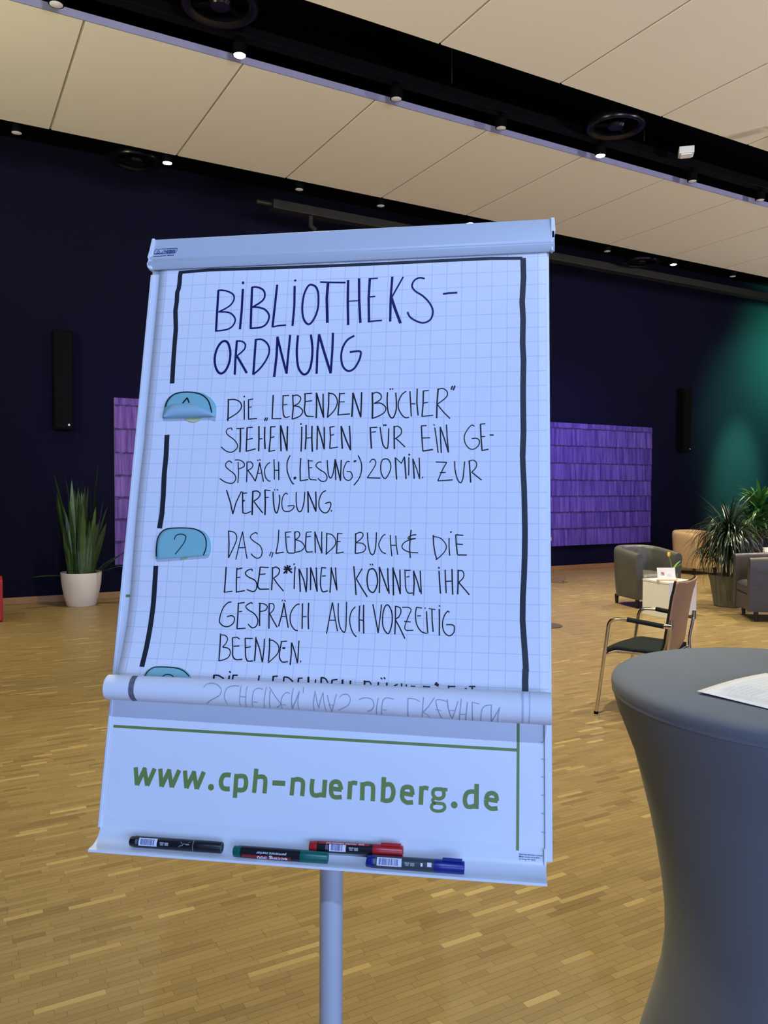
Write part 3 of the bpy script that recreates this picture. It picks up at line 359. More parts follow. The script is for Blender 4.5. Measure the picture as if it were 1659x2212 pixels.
 'K': '''8.3 26.5,-201.8 25.5,-193.8 25.8,-179.6 25.0,-169.0 23.0,-162.1 23.7,-144.4 22.7,-127.0 24.5,-111.2 26.6,-92.0 26.6,-72.2 26.8,-50.8 27.4,-25.2 28.5,7.0;5.8 23.2,-200.2 77.4,-202.5 171.0,-201.1 287.3,-199.9 400.5,-199.6 495.2,-200.0 572.6,-200.0 624.5,-197.8;9.2 626.0,-197.7 626.7,-162.8 624.5,-120.2 626.0,-89.3 625.3,-49.1 626.8,-17.2 626.1,22.1 626.1,49.4 626.8,99.5 625.4,141.3;8.8 625.4,141.3 626.1,161.6 627.6,191.5 628.3,219.7 629.0,263.6 628.6,299.8 627.6,332.0 625.9,364.0 625.5,399.0 627.6,430.2 629.7,461.1 630.4,474.7;9.5 629.7,471.3 629.0,487.0 629.0,506.6;8.9 27.6,100.0 29.2,136.8 28.8,169.1 30.5,205.1 30.9,236.8 29.0,261.2;8.5 28.4,324.9 29.4,360.9 29.9,383.6 29.4,421.2 28.1,458.5 26.2,488.0''',
 'U': '''7.1 22.3,644.7 26.9,671.4;7.1 26.9,671.4 38.5,644.6;7.1 36.5,644.7 44.2,671.2;7.1 44.2,671.2 54.2,644.9;7.0 63.6,644.7 68.0,671.3;7.1 68.0,671.3 79.2,645.0;7.0 77.7,645.1 85.1,671.4;7.0 85.1,671.4 95.2,645.2;7.0 104.5,645.4 109.0,671.5;7.0 109.0,671.5 120.4,645.7;7.0 118.8,645.8 126.0,671.6;7.0 126.0,671.6 135.7,645.6;~7.1 179.5,648.5 174.3,648.1 167.8,649.8 164.6,658.4 167.2,666.9 173.0,669.0 179.5,668.6;6.9 188.8,645.9 188.7,681.3;~6.9 188.7,650.5 196.2,648.7 202.9,650.2 205.2,658.8 203.2,667.5 196.7,669.6 189.1,668.8;6.8 220.2,636.6 218.9,672.3;~6.8 219.2,649.9 226.3,648.1 232.9,648.6 235.7,654.5 235.3,672.3;7.6 247.0,656.0 267.4,655.9;6.7 279.5,646.7 278.4,672.7;~6.8 278.6,650.5 285.9,648.7 292.4,649.7 295.4,654.7 294.9,672.8;~6.7 310.1,647.1 309.2,659.1 310.8,668.4 316.4,670.6 325.5,668.7;7.1 329.5,647.1 328.6,673.0;~6.5 338.5,659.1 356.0,660.2;~6.7 339.6,659.9 340.2,652.2 345.5,648.9 351.9,650.7 355.2,660.2;~6.7 339.2,659.9 340.9,668.3 346.5,671.5 356.4,670.6;7.0 368.8,647.3 368.1,673.3;~6.3 368.3,652.4 372.7,649.1 379.4,649.7;7.0 387.6,647.6 387.9,673.5;~6.6 386.7,652.2 393.4,649.3 400.6,649.8 404.0,654.6 404.0,674.0;6.9 419.9,638.4 419.3,674.1;~6.6 419.4,651.3 425.6,648.4 431.8,649.7 435.1,658.8 432.4,669.0 426.3,672.0 419.2,671.4;6.3 447.2,659.8 464.9,661.5;~6.6 448.1,660.6 449.7,653.0 455.8,650.6 462.0,652.3 463.9,661.5;~6.5 448.1,660.6 449.2,668.0 455.5,672.7 464.8,671.8;6.9 477.2,648.4 476.5,674.8;~6.1 476.6,653.1 481.3,650.4 487.5,651.2;~5.3 503.2,651.0 496.3,652.1 494.3,658.0 498.2,663.6 504.4,664.6 510.0,661.2 510.3,654.6 507.6,651.1 503.2,651.0;4.9 503.2,651.3 515.8,651.3;~4.5 498.2,663.6 494.0,666.8 496.7,670.6 503.6,671.2 510.6,672.0 512.1,677.7 507.3,681.6 498.6,682.1 493.4,679.6 493.2,673.8 498.4,671.2;6.8 558.9,640.6 558.6,675.9;~6.4 556.9,652.0 550.1,652.0 544.1,655.2 541.6,664.4 544.3,672.5 550.3,673.4 558.0,670.9;6.2 572.5,661.3 589.6,663.0;~6.4 572.8,662.3 575.0,655.1 581.0,652.3 587.0,654.9 588.5,663.0;~6.4 572.8,662.3 573.9,669.9 580.3,674.0 589.6,673.1''',
 'R': '''~1.1 149.6,515.1 154.1,510.2 162.3,508.6 172.2,511.6 178.3,518.1 175.6,525.7 163.5,532.4 156.7,536.2 154.8,539.1;~1.1 204.9,511.3 194.1,511.5 186.9,515.1 184.0,522.7 184.2,530.9 186.9,538.5;1.1 208.3,510.3 208.3,523.1 206.8,539.7;1.1 208.4,526.1 217.8,526.5;1.1 217.3,511.3 217.5,525.4 215.6,540.8;~1.1 242.5,514.4 235.1,513.3 229.3,516.9 227.8,525.0 226.3,540.3;1.0 228.3,532.5 234.9,533.6;1.1 247.7,510.8 246.5,524.3 244.4,541.0;1.3 254.3,516.0 254.4,528.1 253.0,540.6;~1.1 252.1,511.0 260.6,521.1 269.2,531.5 270.2,535.6 263.3,540.1;~1.1 284.9,519.1 280.1,517.4 274.9,521.9 271.9,530.1 271.5,541.2;1.0 272.3,535.5 278.8,535.5;1.3 289.0,511.3 288.1,524.0 287.6,541.2;1.3 287.6,541.2 294.9,527.8 299.0,515.3;1.3 299.0,515.6 297.5,527.7 297.3,541.2;1.1 304.0,509.1 305.1,517.4;1.2 322.9,514.0 321.7,526.7 320.5,541.9;1.2 323.9,517.3 328.8,538.0;1.2 328.8,538.0 335.2,515.8;1.1 335.2,515.8 337.1,528.8 339.0,541.7;1.1 341.6,518.6 345.4,531.1 347.4,542.8;1.0 343.9,532.8 350.9,532.8;1.1 355.5,517.4 352.4,530.8 347.4,542.8;~1.0 360.0,521.2 365.8,517.0 372.7,517.4 376.5,523.2 373.2,532.0 357.7,540.2;~1.1 389.9,524.0 393.6,521.5 401.8,520.6 409.5,523.2 411.6,531.1 407.9,537.3 401.4,539.6;1.1 418.2,520.3 416.0,530.9 414.4,543.3;~1.1 440.8,521.3 432.5,519.4 426.5,521.2 424.0,527.9 421.9,543.6;0.9 424.4,536.2 430.2,536.7;1.2 461.6,518.8 461.3,531.7 461.0,544.7;~0.9 461.6,518.8 471.1,519.5 478.7,522.8;1.1 483.9,516.7 483.2,530.7 481.9,544.4;1.1 499.8,516.4 491.5,529.1 483.0,537.7;0.9 483.0,537.7 489.8,540.5 492.5,545.3;~1.1 518.0,521.3 508.6,519.1 502.7,519.8 502.4,524.7 505.5,535.1 510.1,545.2;0.9 501.5,532.6 509.5,534.1;1.2 518.2,518.3 519.5,529.2 522.3,538.3 524.9,545.2;0.9 521.5,533.1 528.5,533.0;1.1 533.4,520.7 530.1,532.7 524.9,545.2;1.1 538.4,516.9 537.0,529.8 535.1,547.0;1.1 536.6,538.0 544.8,537.9;1.1 547.2,521.0 545.9,533.3 544.3,546.4;1.2 554.0,520.7 554.1,533.0 554.1,546.7;0.9 554.0,520.7 563.6,522.5;~1.1 580.0,523.5 572.2,525.1 567.6,531.1 565.6,546.1;1.1 581.3,523.1 580.7,534.5 580.9,547.1;1.0 580.9,547.1 587.9,535.5 593.0,526.2;1.0 593.0,526.2 590.5,536.7 590.1,547.5''',
 'RK': '''8.8 32.7,503.5 33.2,516.0 33.3,527.8 35.0,538.4''',
 'S1': '''~2.2 22.2,51.1 25.0,38.8 32.2,29.7 42.0,25.3 57.0,24.0 72.2,25.5 85.9,30.4 96.6,39.3 102.4,50.2 106.9,62.8''',
 'N1': '''2.8 52.7,44.7 59.6,34.9;2.5 59.8,35.3 64.1,44.1''',
 'S2': '''~1.9 30.7,309.5 29.4,296.3 29.1,279.2 33.8,268.2 43.1,262.5 59.2,260.8 80.3,261.0 93.4,263.1 105.1,269.2 112.3,278.4 114.8,289.2 114.3,298.5 111.7,306.2''',
 'N2': '''~1.6 58.4,280.9 59.6,275.0 64.2,271.9 71.5,271.7 77.0,274.5 77.7,280.3 75.3,287.3 68.9,297.4 63.1,305.4''',
 'S3': '''~1.6 35.9,502.6 39.4,494.5 46.5,489.0 55.9,487.6 73.0,487.6 88.2,488.9 99.9,493.3 108.9,500.0''',
 'N3': '''~1.5 65.3,502.4 69.3,499.2 73.9,498.4 79.7,499.7 83.7,502.2''',
 'X': '''1.6 74.5,541.9 79.8,542.0;1.6 82.8,542.1 86.6,542.1;1.6 89.6,542.3 93.4,542.5;1.6 97.9,542.4 102.4,542.5;1.6 108.4,543.0 112.9,543.1;1.6 119.7,543.2 124.1,543.4''',
}
OUTLINE = {
 '1': [(19.8,56.3),(20.6,45.6),(24.7,34.8),(33.3,27.0),(44.7,23.1),(58.1,22.8),(73.3,24.1),(87.7,27.7),(100.8,35.5),(109.8,45.5),(113.8,54.7),(114.2,65.3),(112.6,70.6),(92.0,71.4),(65.6,71.8),(34.0,72.3),(21.3,71.7),(18.9,67.9)],
 '2': [(30.2,312.2),(27.6,296.8),(27.7,280.5),(31.2,270.3),(39.6,263.6),(50.8,261.2),(66.9,260.5),(84.7,261.0),(97.8,263.2),(109.4,267.8),(117.2,275.8),(121.6,285.8),(122.9,296.5),(120.7,304.9),(115.0,307.7),(87.3,309.9),(55.4,312.7),(33.7,314.1)],
 '3': [(33.1,503.5),(34.5,498.2),(38.7,492.8),(45.9,488.1),(55.3,486.6),(74.2,486.5),(90.3,487.7),(101.9,491.9),(109.9,498.2),(113.2,503.3),(115.6,510.2),(33.0,513.2)],
}
DOTS = [(149.0, 667.9), (526.2, 672.1)]
GL = {'f1': [(22.1, 69.6), (26.5, 58.1), (34.1, 49.2), (47.3, 47.6), (63.9, 47.4), (75.7, 49.1), (88.4, 53.4), (99.6, 59.4), (108.4, 66.0), (114.6, 72.3)], 'g1': [(58.5, 71.9), (61.2, 68.9), (89.9, 70.5), (82.1, 76.0), (74.1, 79.3), (67.3, 77.4), (61.3, 74.9)], 'g2': [(71.0, 312.7), (74.0, 310.4), (86.0, 309.4), (80.7, 313.0), (76.0, 314.5), (72.4, 314.2)]}

# ================================================================ ROOM
WY = 10.9; CH = 5.0; TOP = 5.75
X0, X1, YR = -5.0, 19.0, -7.0
def struct(name, mb, m, **k): return setp(obj(name, mb, m, **k), kind='structure')
wb = struct('wall_back', MB().box(((X0 + X1) / 2, WY + .1, TOP / 2), (X1 - X0 + .4, .2, TOP)), M['wall'])
struct('wall_left', MB().box((X0 - .1, (WY + YR) / 2, TOP / 2), (.2, WY - YR, TOP)), M['wall'])
struct('wall_right', MB().box((X1 + .1, (WY + YR) / 2, TOP / 2), (.2, WY - YR, TOP)), M['wall'])
wf = MB().box(((X0 + X1) / 2, YR - .1, .25), (X1 - X0 + .4, .2, .5)).box(((X0 + X1) / 2, YR - .1, 4.6), (X1 - X0 + .4, .2, 2.3))
wf.box(((X0 - 3.7) / 2, YR - .1, 1.975), (-3.7 - X0, .2, 2.95)).box(((X1 + 5.7) / 2, YR - .1, 1.975), (X1 - 5.7, .2, 2.95))
struct('wall_front', wf, M['wall'])
wn = thing('added_window_1', None, None, (1, YR - .08, .5)); wn['kind'] = 'structure'  # unseen glass front, added to account for the blue light from behind
for i in range(7): obj('mullion', MB().box((-4.7 + i * 9.4 / 6, 0, 1.475), (.06, .1, 2.95)), M['black'], wn)
obj('pane', MB().box((0, -.02, 1.475), (9.4, .01, 2.95)), M['glass'], wn)
ceil = struct('ceiling', MB().box(((X0 + X1) / 2, (WY + YR) / 2, TOP + .05), (X1 - X0 + .4, WY - YR + .4, .1)), M['ceil'])
struct('baseboard_back', MB().box(((X0 + X1) / 2, WY - .009, .043), (X1 - X0, .018, .085)), M['base'], bevel=.003)

# floor: screed slab, then every oak strip as a piece of its own
fl = struct('floor', MB().box(((X0 + X1) / 2, (WY + YR) / 2, -.056), (X1 - X0, WY - YR, .1)), M['sub'])
rng = np.random.default_rng(5)
SW = .0262
cells = []
fx, fy, rx, ry_ = FWD.x, FWD.y, RGT.x, RGT.y
ln = math.hypot(fx, fy); fx /= ln; fy /= ln; ln = math.hypot(rx, ry_); rx /= ln; ry_ /= ln
row = int(-1.2 / SW)
while row * SW < WY:
    y = row * SW; x = X0 + rng.uniform(0, .3)
    while x < X1:
        L = rng.choice([.10, .13, .16, .20, .24], p=[.15, .25, .3, .2, .1])
        xc = x + L / 2; dep = xc * fx + y * fy; lat = xc * rx + y * ry_
        if dep > .6 and abs(lat) < dep * .53 + 1.0: cells.append((x, y, min(L, X1 - x), dep, lat))
        x += L
    row += 1
near = sorted([c for c in cells if c[3] > 2.36 and abs(c[4]) < c[3] * .482], key=lambda c: c[3])[:300]
nset = set((c[0], c[1]) for c in near)
def strips(cs, tones):
    n = len(cs); a = np.array([(c[0], c[1], c[2]) for c in cs]); g = .00035
    x0 = a[:, 0] + g; x1 = a[:, 0] + a[:, 2] - g; y0 = a[:, 1] + g; y1 = a[:, 1] + SW - g; z = rng.uniform(-.00012, .00012, n)
    V = np.zeros((n, 8, 3)); zb = -.006 + 0 * z
    for k, (X, Y, Z) in enumerate(((x0, y0, zb), (x1, y0, zb), (x1, y1, zb), (x0, y1, zb), (x0, y0, z), (x1, y0, z), (x1, y1, z), (x0, y1, z))):
        V[:, k, 0] = X; V[:, k, 1] = Y; V[:, k, 2] = Z
    F = np.array([[4, 5, 6, 7], [0, 1, 5, 4], [1, 2, 6, 5], [2, 3, 7, 6], [3, 0, 4, 7]])
    F = (F[None] + 8 * np.arange(n)[:, None, None]).reshape(-1, 4)
    me = bpy.data.meshes.new('oak_strip'); me.vertices.add(8 * n); me.vertices.foreach_set('co', V.reshape(-1))
    me.loops.add(F.size); me.loops.foreach_set('vertex_index', F.reshape(-1).astype(np.int32))
    me.polygons.add(len(F)); me.polygons.foreach_set('loop_start', np.arange(0, F.size, 4, dtype=np.int32))
    me.update(); me.validate()
    at = me.attributes.new('tone', 'FLOAT', 'POINT'); at.data.foreach_set('value', np.repeat(tones, 8).astype(np.float32))
    me.shade_flat(); me.materials.append(M['parquet']); return me
def tone(n): return np.where(rng.random(n) < .09, rng.uniform(.75, 1, n), np.where(rng.random(n) < .12, rng.uniform(0, .35, n), rng.uniform(.35, .8, n)))
rest = [c for c in cells if (c[0], c[1]) not in nset]
o = bpy.data.objects.new('oak_strips', strips(rest, tone(len(rest)))); C.objects.link(o); o.parent = fl; o['kind'] = 'stuff'
tn = tone(len(near))
for c, t in zip(near, tn):
    o = bpy.data.objects.new('oak_strip', strips([c], np.array([t]))); C.objects.link(o); o.parent = fl

# ceiling sails: cream panels with shadow gaps, hanging below the black ceiling
PW = 1.2455; JX = .997
def sail(y0, y1, k0, k1, label, fascia):
    r = thing('ceiling_sail', label, 'ceiling panel', (JX, y0, CH))
    for k in range(k0, k1):
        obj('panel', MB().box(((k + .5) * PW, (y1 - y0) / 2, .02), (PW - .022, y1 - y0, .04)), M['sail'], r, bevel=.001)
    obj('backing', MB().box(((k0 + k1) / 2 * PW, (y1 - y0) / 2, .0265), ((k1 - k0) * PW, y1 - y0 - .02, .043)), M['joint'], r)
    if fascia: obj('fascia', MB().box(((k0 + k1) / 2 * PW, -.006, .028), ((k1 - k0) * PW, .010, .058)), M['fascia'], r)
    for k in range(k0, k1, 2):
        for yy in (.3, y1 - y0 - .3): obj('hanger', MB().tube([((k + .5) * PW, yy, .05), ((k + .5) * PW, yy, TOP - CH - .001)], .004, 6), M['black'], r)
    return r
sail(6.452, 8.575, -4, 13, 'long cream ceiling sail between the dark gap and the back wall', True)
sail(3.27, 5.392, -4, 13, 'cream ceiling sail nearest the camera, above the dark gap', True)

# light rails with downlights along the two edges of the far sail
def rail(y, z, label):
    r = thing('light_rail', label, 'light rail', (5, y, z))
    obj('rail_body', MB().box((0, 0, .045), (19.6, .10, .09)), M['black'], r, bevel=.004)
    for x in (-4, 1, 6): obj('hanger', MB().tube([(x, 0, .08), (x, 0, TOP - z)], .006, 6), M['black'], r)
    return r
rail(6.24, 5.08, 'black light rail along the near edge of the far ceiling sail')
rail(8.74, 5.08, 'black light rail along the wall side of the far ceiling sail')
def downlight(x, y, z, lit, label, group):
    r = thing('downlight', label, 'ceiling light', (x, y, z), 0, group)
    obj('housing', MB().lathe([(.052, .0), (.056, .004), (.056, .085), (.045, .10), (.0, .10)], 24, cap=False), M['black'], r, smooth=35)
    obj('lens', MB().lathe([(.0, -.006), (.03, -.005), (.046, .0), (.046, .012), (0, .012)], 24, cap=False), M['lens_on'] if lit else M['lens_off'], r, smooth=35)
    obj('bracket', MB().box((0, -.0, .095), (.03, .05, .05)), M['black'], r)
    return r
for i, (x, lit) in enumerate(((.775, 0), (2.145, 1), (3.596, 0), (4.76, 0), (6.049, 1), (7.445, 0), (8.631, 0))):
    downlight(x, 6.26, 4.955, lit, ['unlit round downlight at the top left corner of the photo, on the near rail', 'glowing downlight on the near rail, upper left, just below the ring diffuser', 'unlit downlight on the near rail, third from the left', 'unlit downlight on the near rail, middle of the photo', 'glowing downlight on the near rail at the right, below the ring diffuser', 'unlit downlight on the near rail under the small white box', 'unlit downlight on the near rail at the right photo edge'][i], 'downlights on the near rail')
for i, (x, lit) in enumerate(((.706, 0), (2.179, 1), (3.708, 0), (4.794, 0), (6.137, 1), (8.585, 0), (9.98, 1), (11.369, 0))):
    downlight(x, 8.715, 4.955, lit, ['unlit downlight on the wall side rail at the left photo edge', 'glowing downlight on the wall side rail, left, beside the far ring diffuser', 'unlit downlight on the wall side rail, left one of the pair above the flip chart', 'unlit downlight on the wall side rail, right one of the pair above the flip chart', 'glowing downlight just above the top bar of the flip chart', 'unlit downlight on the wall side rail just right of the flip chart', 'glowing downlight on the wall side rail at the far right', 'unlit downlight on the wall side rail at the right photo edge'][i], 'downlights on the wall side rail')
# ring diffusers hanging in the dark gaps
def ring(x, y, z, label, r0=.275):
    r = thing('ring_diffuser', label, 'air diffuser', (x, y, z), .4, 'ring diffusers in the dark gaps')
    obj('outer_ring', MB().lathe([(r0, 0), (r0 + .012, .02), (r0, .07), (r0 - .05, .06), (r0 - .06, .02), (r0 - .04, 0), (r0, 0)], 40, cap=False), M['ring'], r, smooth=50)
    obj('hub', MB().lathe([(0, .0), (.07, .005), (.085, .03), (.07, .07), (0, .08)], 24, cap=False), M['ring'], r, smooth=40)
    for k in range(3):
        a = k * 2 * PI / 3
        obj('spoke', MB().box((math.cos(a) * .15, math.sin(a) * .15, .035), (.16, .03, .02), Matrix.Rotation(a, 3, 'Z')), M['black'], r)
    obj('neck', MB().lathe([(.06, .06), (.06, TOP - z), (0, TOP - z)], 20, cap=False), M['black'], r, smooth=40)
ring(1.86, 5.87, 5.05, 'black ring shaped ceiling diffuser at the top edge of the photo')
ring(5.87, 5.87, 5.05, 'black ring shaped ceiling diffuser left of the small white box')
ring(1.95, 9.2, 5.08, 'black ring shaped ceiling diffuser near the back wall at the left')
ring(9.85, 9.25, 5.08, 'black ring shaped ceiling diffuser near the back wall at the right')
# small white box and hanging wires in the near gap
r = thing('ceiling_box', 'small white box hanging in the dark gap of the ceiling', 'ceiling box', (6.95, 5.93, 5.03), .8)
obj('box_body', MB().box((0, 0, .035), (.15, .15, .07)), M['white'], r, bevel=.006)
obj('box_cover', MB().box((0, 0, -.006), (.11, .11, .012)), M['white'], r, bevel=.003)
obj('box_rod', MB().tube([(0, 0, .07), (0, 0, TOP - 5.03)], .008, 8), M['black'], r)
for x, lab in ((3.98, 'thin wire hanging in the dark ceiling gap above the flip chart'), (6.35, 'thin wire hanging in the dark ceiling gap beside the right ring diffuser')):
    o = obj('hanging_wire', MB().tube([(0, 0, 0), (0, 0, TOP - 5.06)], .0035, 6), M['duct']); o.location = (x, 5.95, 5.06); setp(o, lab, 'wire')
# service duct under the ceiling by the back wall
r = thing('service_duct', 'dark service duct toned as in warm light, running along the back wall under the ceiling', 'duct', (3.75, 9.72, 5.03))
obj('duct_body', MB().box((6.5, 0, .06), (13.0, .16, .12)), M['duct'], r, bevel=.01)
obj('duct_pipe', MB().tube([(-.2, 0, .07), (.5, 0, .07)], .03, 10), M['duct'], r)
obj('duct_drop', MB().tube([(.55, 0, .02), (.55, 0, -.12), (.62, 0, -.16)], .035, 10), M['duct'], r)
for x in (1, 6, 11): obj('hanger', MB().tube([(x, 0, .1), (x, 0, TOP - 5.03)], .006, 6), M['black'], r)
# spotlight hanging at the right edge
r = thing('hanging_spotlight', 'small grey spotlight under the near ceiling sail, cut off by the right photo edge', 'spotlight', (7.10, 4.97, 4.80))
obj('mount', MB().lathe([(0, .185), (.05, .185), (.05, .199), (0, .199)], 20, cap=False), M['black'], r)
obj('yoke', MB().box((0, 0, .178), (.12, .02, .014)).box((-.056, 0, .12), (.008, .02, .12)).box((.056, 0, .12), (.008, .02, .12)), M['pole'], r)
obj('lamp_body', MB().lathe([(0, -.03), (.042, -.03), (.046, -.02), (.046, .13), (.03, .15), (0, .15)], 24, cap=False), M['pole'], r, smooth=40)

# loudspeakers on the back wall
def speaker(x, label):
    r = thing('wall_loudspeaker', label, 'loudspeaker', (x, WY - .11, 2.19), 0, 'column loudspeakers on the back wall')
    obj('cabinet', MB().box((0, 0.0, .62), (.23, .14, 1.24)), M['speaker'], r, bevel=.012)
    obj('grille', MB().box((0, -.076, .62), (.20, .012, 1.20)), M['speaker'], r, bevel=.005)
    obj('badge', MB().lathe([(0, 0), (.013, 0), (.013, .004), (0, .004)], 16, c=(.06, -.086, .06), R=Matrix.Rotation(PI / 2, 3, 'X'), cap=False), M['lens_off'], r)
    obj('wall_bracket', MB().box((0, .088, .62), (.1, .044, .3)), M['black'], r)
speaker(1.375, 'tall black column loudspeaker on the wall above the snake plant')
speaker(12.75, 'tall black column loudspeaker on the wall right of the violet painting')

# two long violet paintings made of overlapping brushed bands
def painting(x0, x1, label, m, seed):
    rr = random.Random(seed); z0, z1 = .445, 2.64; W_ = x1 - x0
    r = thing('violet_painting', label, 'painting', (x0, WY - .005, z0), 0, 'violet paintings on the back wall')
    obj('stretcher_frame', MB().box((W_ / 2, -.015, (z1 - z0) / 2), (W_, .03, z1 - z0)), M['frame'], r, bevel=.002)
    cuts = [0, .305, .60, .885, 1.175, 1.475, 1.785, 2.095, 2.195]
    for a, b_ in zip(cuts[:-1], cuts[1:]):
        n = int(W_ / .055); ed = [rr.uniform(-.010, .010) for _ in range(n + 1)]; lift = [rr.random() * .002 for _ in range(n + 1)]
        def fn(u, v):
            k = min(n, int(round(u * n))); zz = a + ed[k] * (a > 0) if v == 0 else min(b_ + .016, 2.195)
            return (u * W_, -.034 - .012 * (1 - v) - lift[k], zz)
        obj('brushed_band', MB().grid(fn, n, 1), m, r, solid=.003)
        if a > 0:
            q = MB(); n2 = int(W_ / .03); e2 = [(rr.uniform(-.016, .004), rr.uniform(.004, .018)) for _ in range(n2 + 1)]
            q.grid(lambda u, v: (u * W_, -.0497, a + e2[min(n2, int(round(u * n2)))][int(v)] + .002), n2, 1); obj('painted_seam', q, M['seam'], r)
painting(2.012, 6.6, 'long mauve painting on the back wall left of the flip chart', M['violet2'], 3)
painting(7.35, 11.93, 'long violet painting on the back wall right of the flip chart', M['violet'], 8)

# ================================================================ FLIP CHART
BU = Vector((0.7863597, -0.6177199, 0.0077838)); BD = Vector((-0.1333383, -0.1820161, -0.974213)); BN = Vector((0.6032075, 0.765044, -0.2254958))
BO = Vector((0.5612349, 1.1689057, 1.5160803))
def bp(u, v, t=0):                                   # board millimetres (right, down, towards the reader) to room metres
    return BO + BU * ((u - 325) / 1000) + BD * ((v - 200) / 1000) - BN * (t / 1000)
BR = Matrix((( BU.x, -BD.x, -BN.x), (BU.y, -BD.y, -BN.y), (BU.z, -BD.z, -BN.z)))     # local x right, y up, z towards the reader
def bbox_(mb, u0, u1, v0, v1, t0, t1):
    return mb.box(bp((u0 + u1) / 2, (v0 + v1) / 2, (t0 + t1) / 2), ((u1 - u0) / 1000, (v1 - v0) / 1000, (t1 - t0) / 1000), BR)
def bprof(mb, prof, u0, u1, n=1):                    # profile of (v, t) drawn out along the board's width
    return mb.prism(prof, lambda v, t: bp(u0, v, t), lambda v, t: bp(u1, v, t))

nh = Vector((BN.x, BN.y, 0)).normalized()
PX = bp(325, 744) + nh * .088; PX.z = 0
fc = thing('flip_chart', 'white flip chart stand with a handwritten sheet on its tilted board and a grey pole', 'flip chart', PX)
mb = MB(); bbox_(mb, -31.5, 668.5, -258, 742, -20, -5.2)
obj('board', mb, M['enamel'], fc, bevel=.003, off=PX)
mb = MB(); bbox_(mb, 657, 668, -200, 742, -5.4, -1.5); obj('side_rail', mb, M['enamel'], fc, bevel=.0012, off=PX)
mb = MB(); bbox_(mb, -32, -26, -200, 738, -5.4, -2.5); obj('side_rail', mb, M['enamel'], fc, bevel=.0012, off=PX)
# clamp bar over the top of the sheet
bar = MB(); bprof(bar, [(-265, -22), (-266, -2), (-264, 5), (-225, 9.5), (-221, 8.5), (-217, 11), (-207, 7), (-204.5, 4), (-206, 2.0), (-214, 2.2), (-225, 3), (-258, 0), (-259, -22)], -32.5, 677)
barO = obj('clamp_bar', bar, M['barw'], fc, bevel=.0012, off=PX)
mb = MB(); mb.prism([(-30, -264), (-33, -240), (-35.5, -228), (-33, -223), (-36, -216), (-34, -209), (-30, -205), (-25, -205), (-25, -264)], lambda u, v: bp(u, v, -2), lambda u, v: bp(u, v, 9.5 if v < -222 else 8.5))
obj('bar_end', mb, M['enamel'], barO, bevel=.0008, off=PX)
mb = MB(); mb.prism([(677, -264), (678.5, -240), (676.5, -233), (674, -226), (674.5, -206), (671, -205), (671, -264)], lambda u, v: bp(u, v, -2), lambda u, v: bp(u, v, 9.3 if v < -222 else 8.6))
obj('bar_end', mb, M['enamel'], barO, bevel=.0008, off=PX)
mb = MB(); bbox_(mb, 673.2, 676.2, -239, -228, 8.6, 9.9); obj('clamp_slot', mb, M['black'], barO, off=PX)
def bar_t(v): return 5 + (v + 264) / 39 * 4.5 + .35
# printed maker's mark on the bar
def rr_(u0, v0, u1, v1, w_, k=3.5):
    return f'{w_} {u0 + k},{v0} {u1 - 1},{v0};{w_} {u1 - 1},{v0} {u1 + .5},{v0 + 2} {u1 - 1},{v1 - 3} {u1 - 4},{v1};{w_} {u1 - 4},{v1} {u0 + 2},{v1};{w_} {u0 + 2},{v1} {u0},{v1 - 2} {u0 + 1.5},{v0 + 3} {u0 + k},{v0}'
lg = ribbons(rr_(-24, -243.5, 19, -233.2, 1.1) + ';1.2 -24,-228.6 0,-229;1.5 -18,-238 -16,-241 -13.5,-238 -14,-235.3 -18,-235.3 -18,-238;.8 -9,-236 -4,-241;.6 -12,-235 -7,-236.5;.9 -22,-234.6 -6,-234.8', lambda u, v: bp(u, v, bar_t(v)))
t1 = text_mesh('HEBEL', 8.2, lambda x, y: bp(-5.2 + x * .98, -234.8 - y, bar_t(-234.8 - y)), shear=.25, bold=.35)
t2 = text_mesh('MAUL', 3.6, lambda x, y: bp(2 + x * 1.35, -228.3 - y, bar_t(-228.3 - y)), shear=.25, bold=.14)
lg.add(t1.v, t1.f); lg.add(t2.v, t2.f)
obj('maker_mark', lg, M['inknavy'], barO, off=PX)

# printed poster behind the sheet, with the web address
mb = MB(); bbox_(mb, -25.5, 656, -190, 723, -5.0, -4.4); pst = obj('printed_panel', mb, M['poster'], fc, off=PX)
pf = lambda u, v: bp(u, v, -4.15)
obj('web_address', ribbons(STROKES['U'], pf, 0, nrm=-BN), M['green'], pst, off=PX)
ln_ = '4.4 -22,583.6 617,589.6;4.2 619.5,480 618.5,729.5;4.4 -22,374.4 617,379'
for k in DOTS: obj('web_address_dot', MB().add([pf(k[0] + 4.9 * math.cos(i * PI / 10), k[1] + 4.9 * math.sin(i * PI / 10)) for i in range(20)], [tuple(reversed(range(20)))]), M['green'], pst, off=PX)
obj('green_lines', ribbons(ln_, lambda u, v: bp(u, v, -4.25), 0, nrm=-BN), M['green'], pst, off=PX)
tk = ';'.join(f'1 652,{v} 659,{v}' for v in (576.8, 600.5, 625.5, 651, 676.5, 702))
obj('tick_marks', ribbons(tk, lambda u, v: bp(u, v, -1.2 if u > 656.9 else -4.1), 0), M['tick'], pst, off=PX)
tx = MB()
for i, s_ in enumerate(('Gleich dem Abwischen trocknen!', 'Marker wischen und ab klären', 'Let canopy after wiping!', 'Après effaçage et légal netto', 'di cancellar netto pennarelli')):
    t_ = text_mesh(s_, 3.1, lambda x, y: bp(620.6 + x * (.80 if i in (0, 3) else .78), 735.0 + i * 3.1 - y, -4.2 + max(0, 735.0 + i * 3.1 - y - 741) * .02 + 1.0), shear=.2, bold=.03)
    tx.add(t_.v, t_.f)
obj('care_text', tx, M['inknavy'], fc, off=PX)

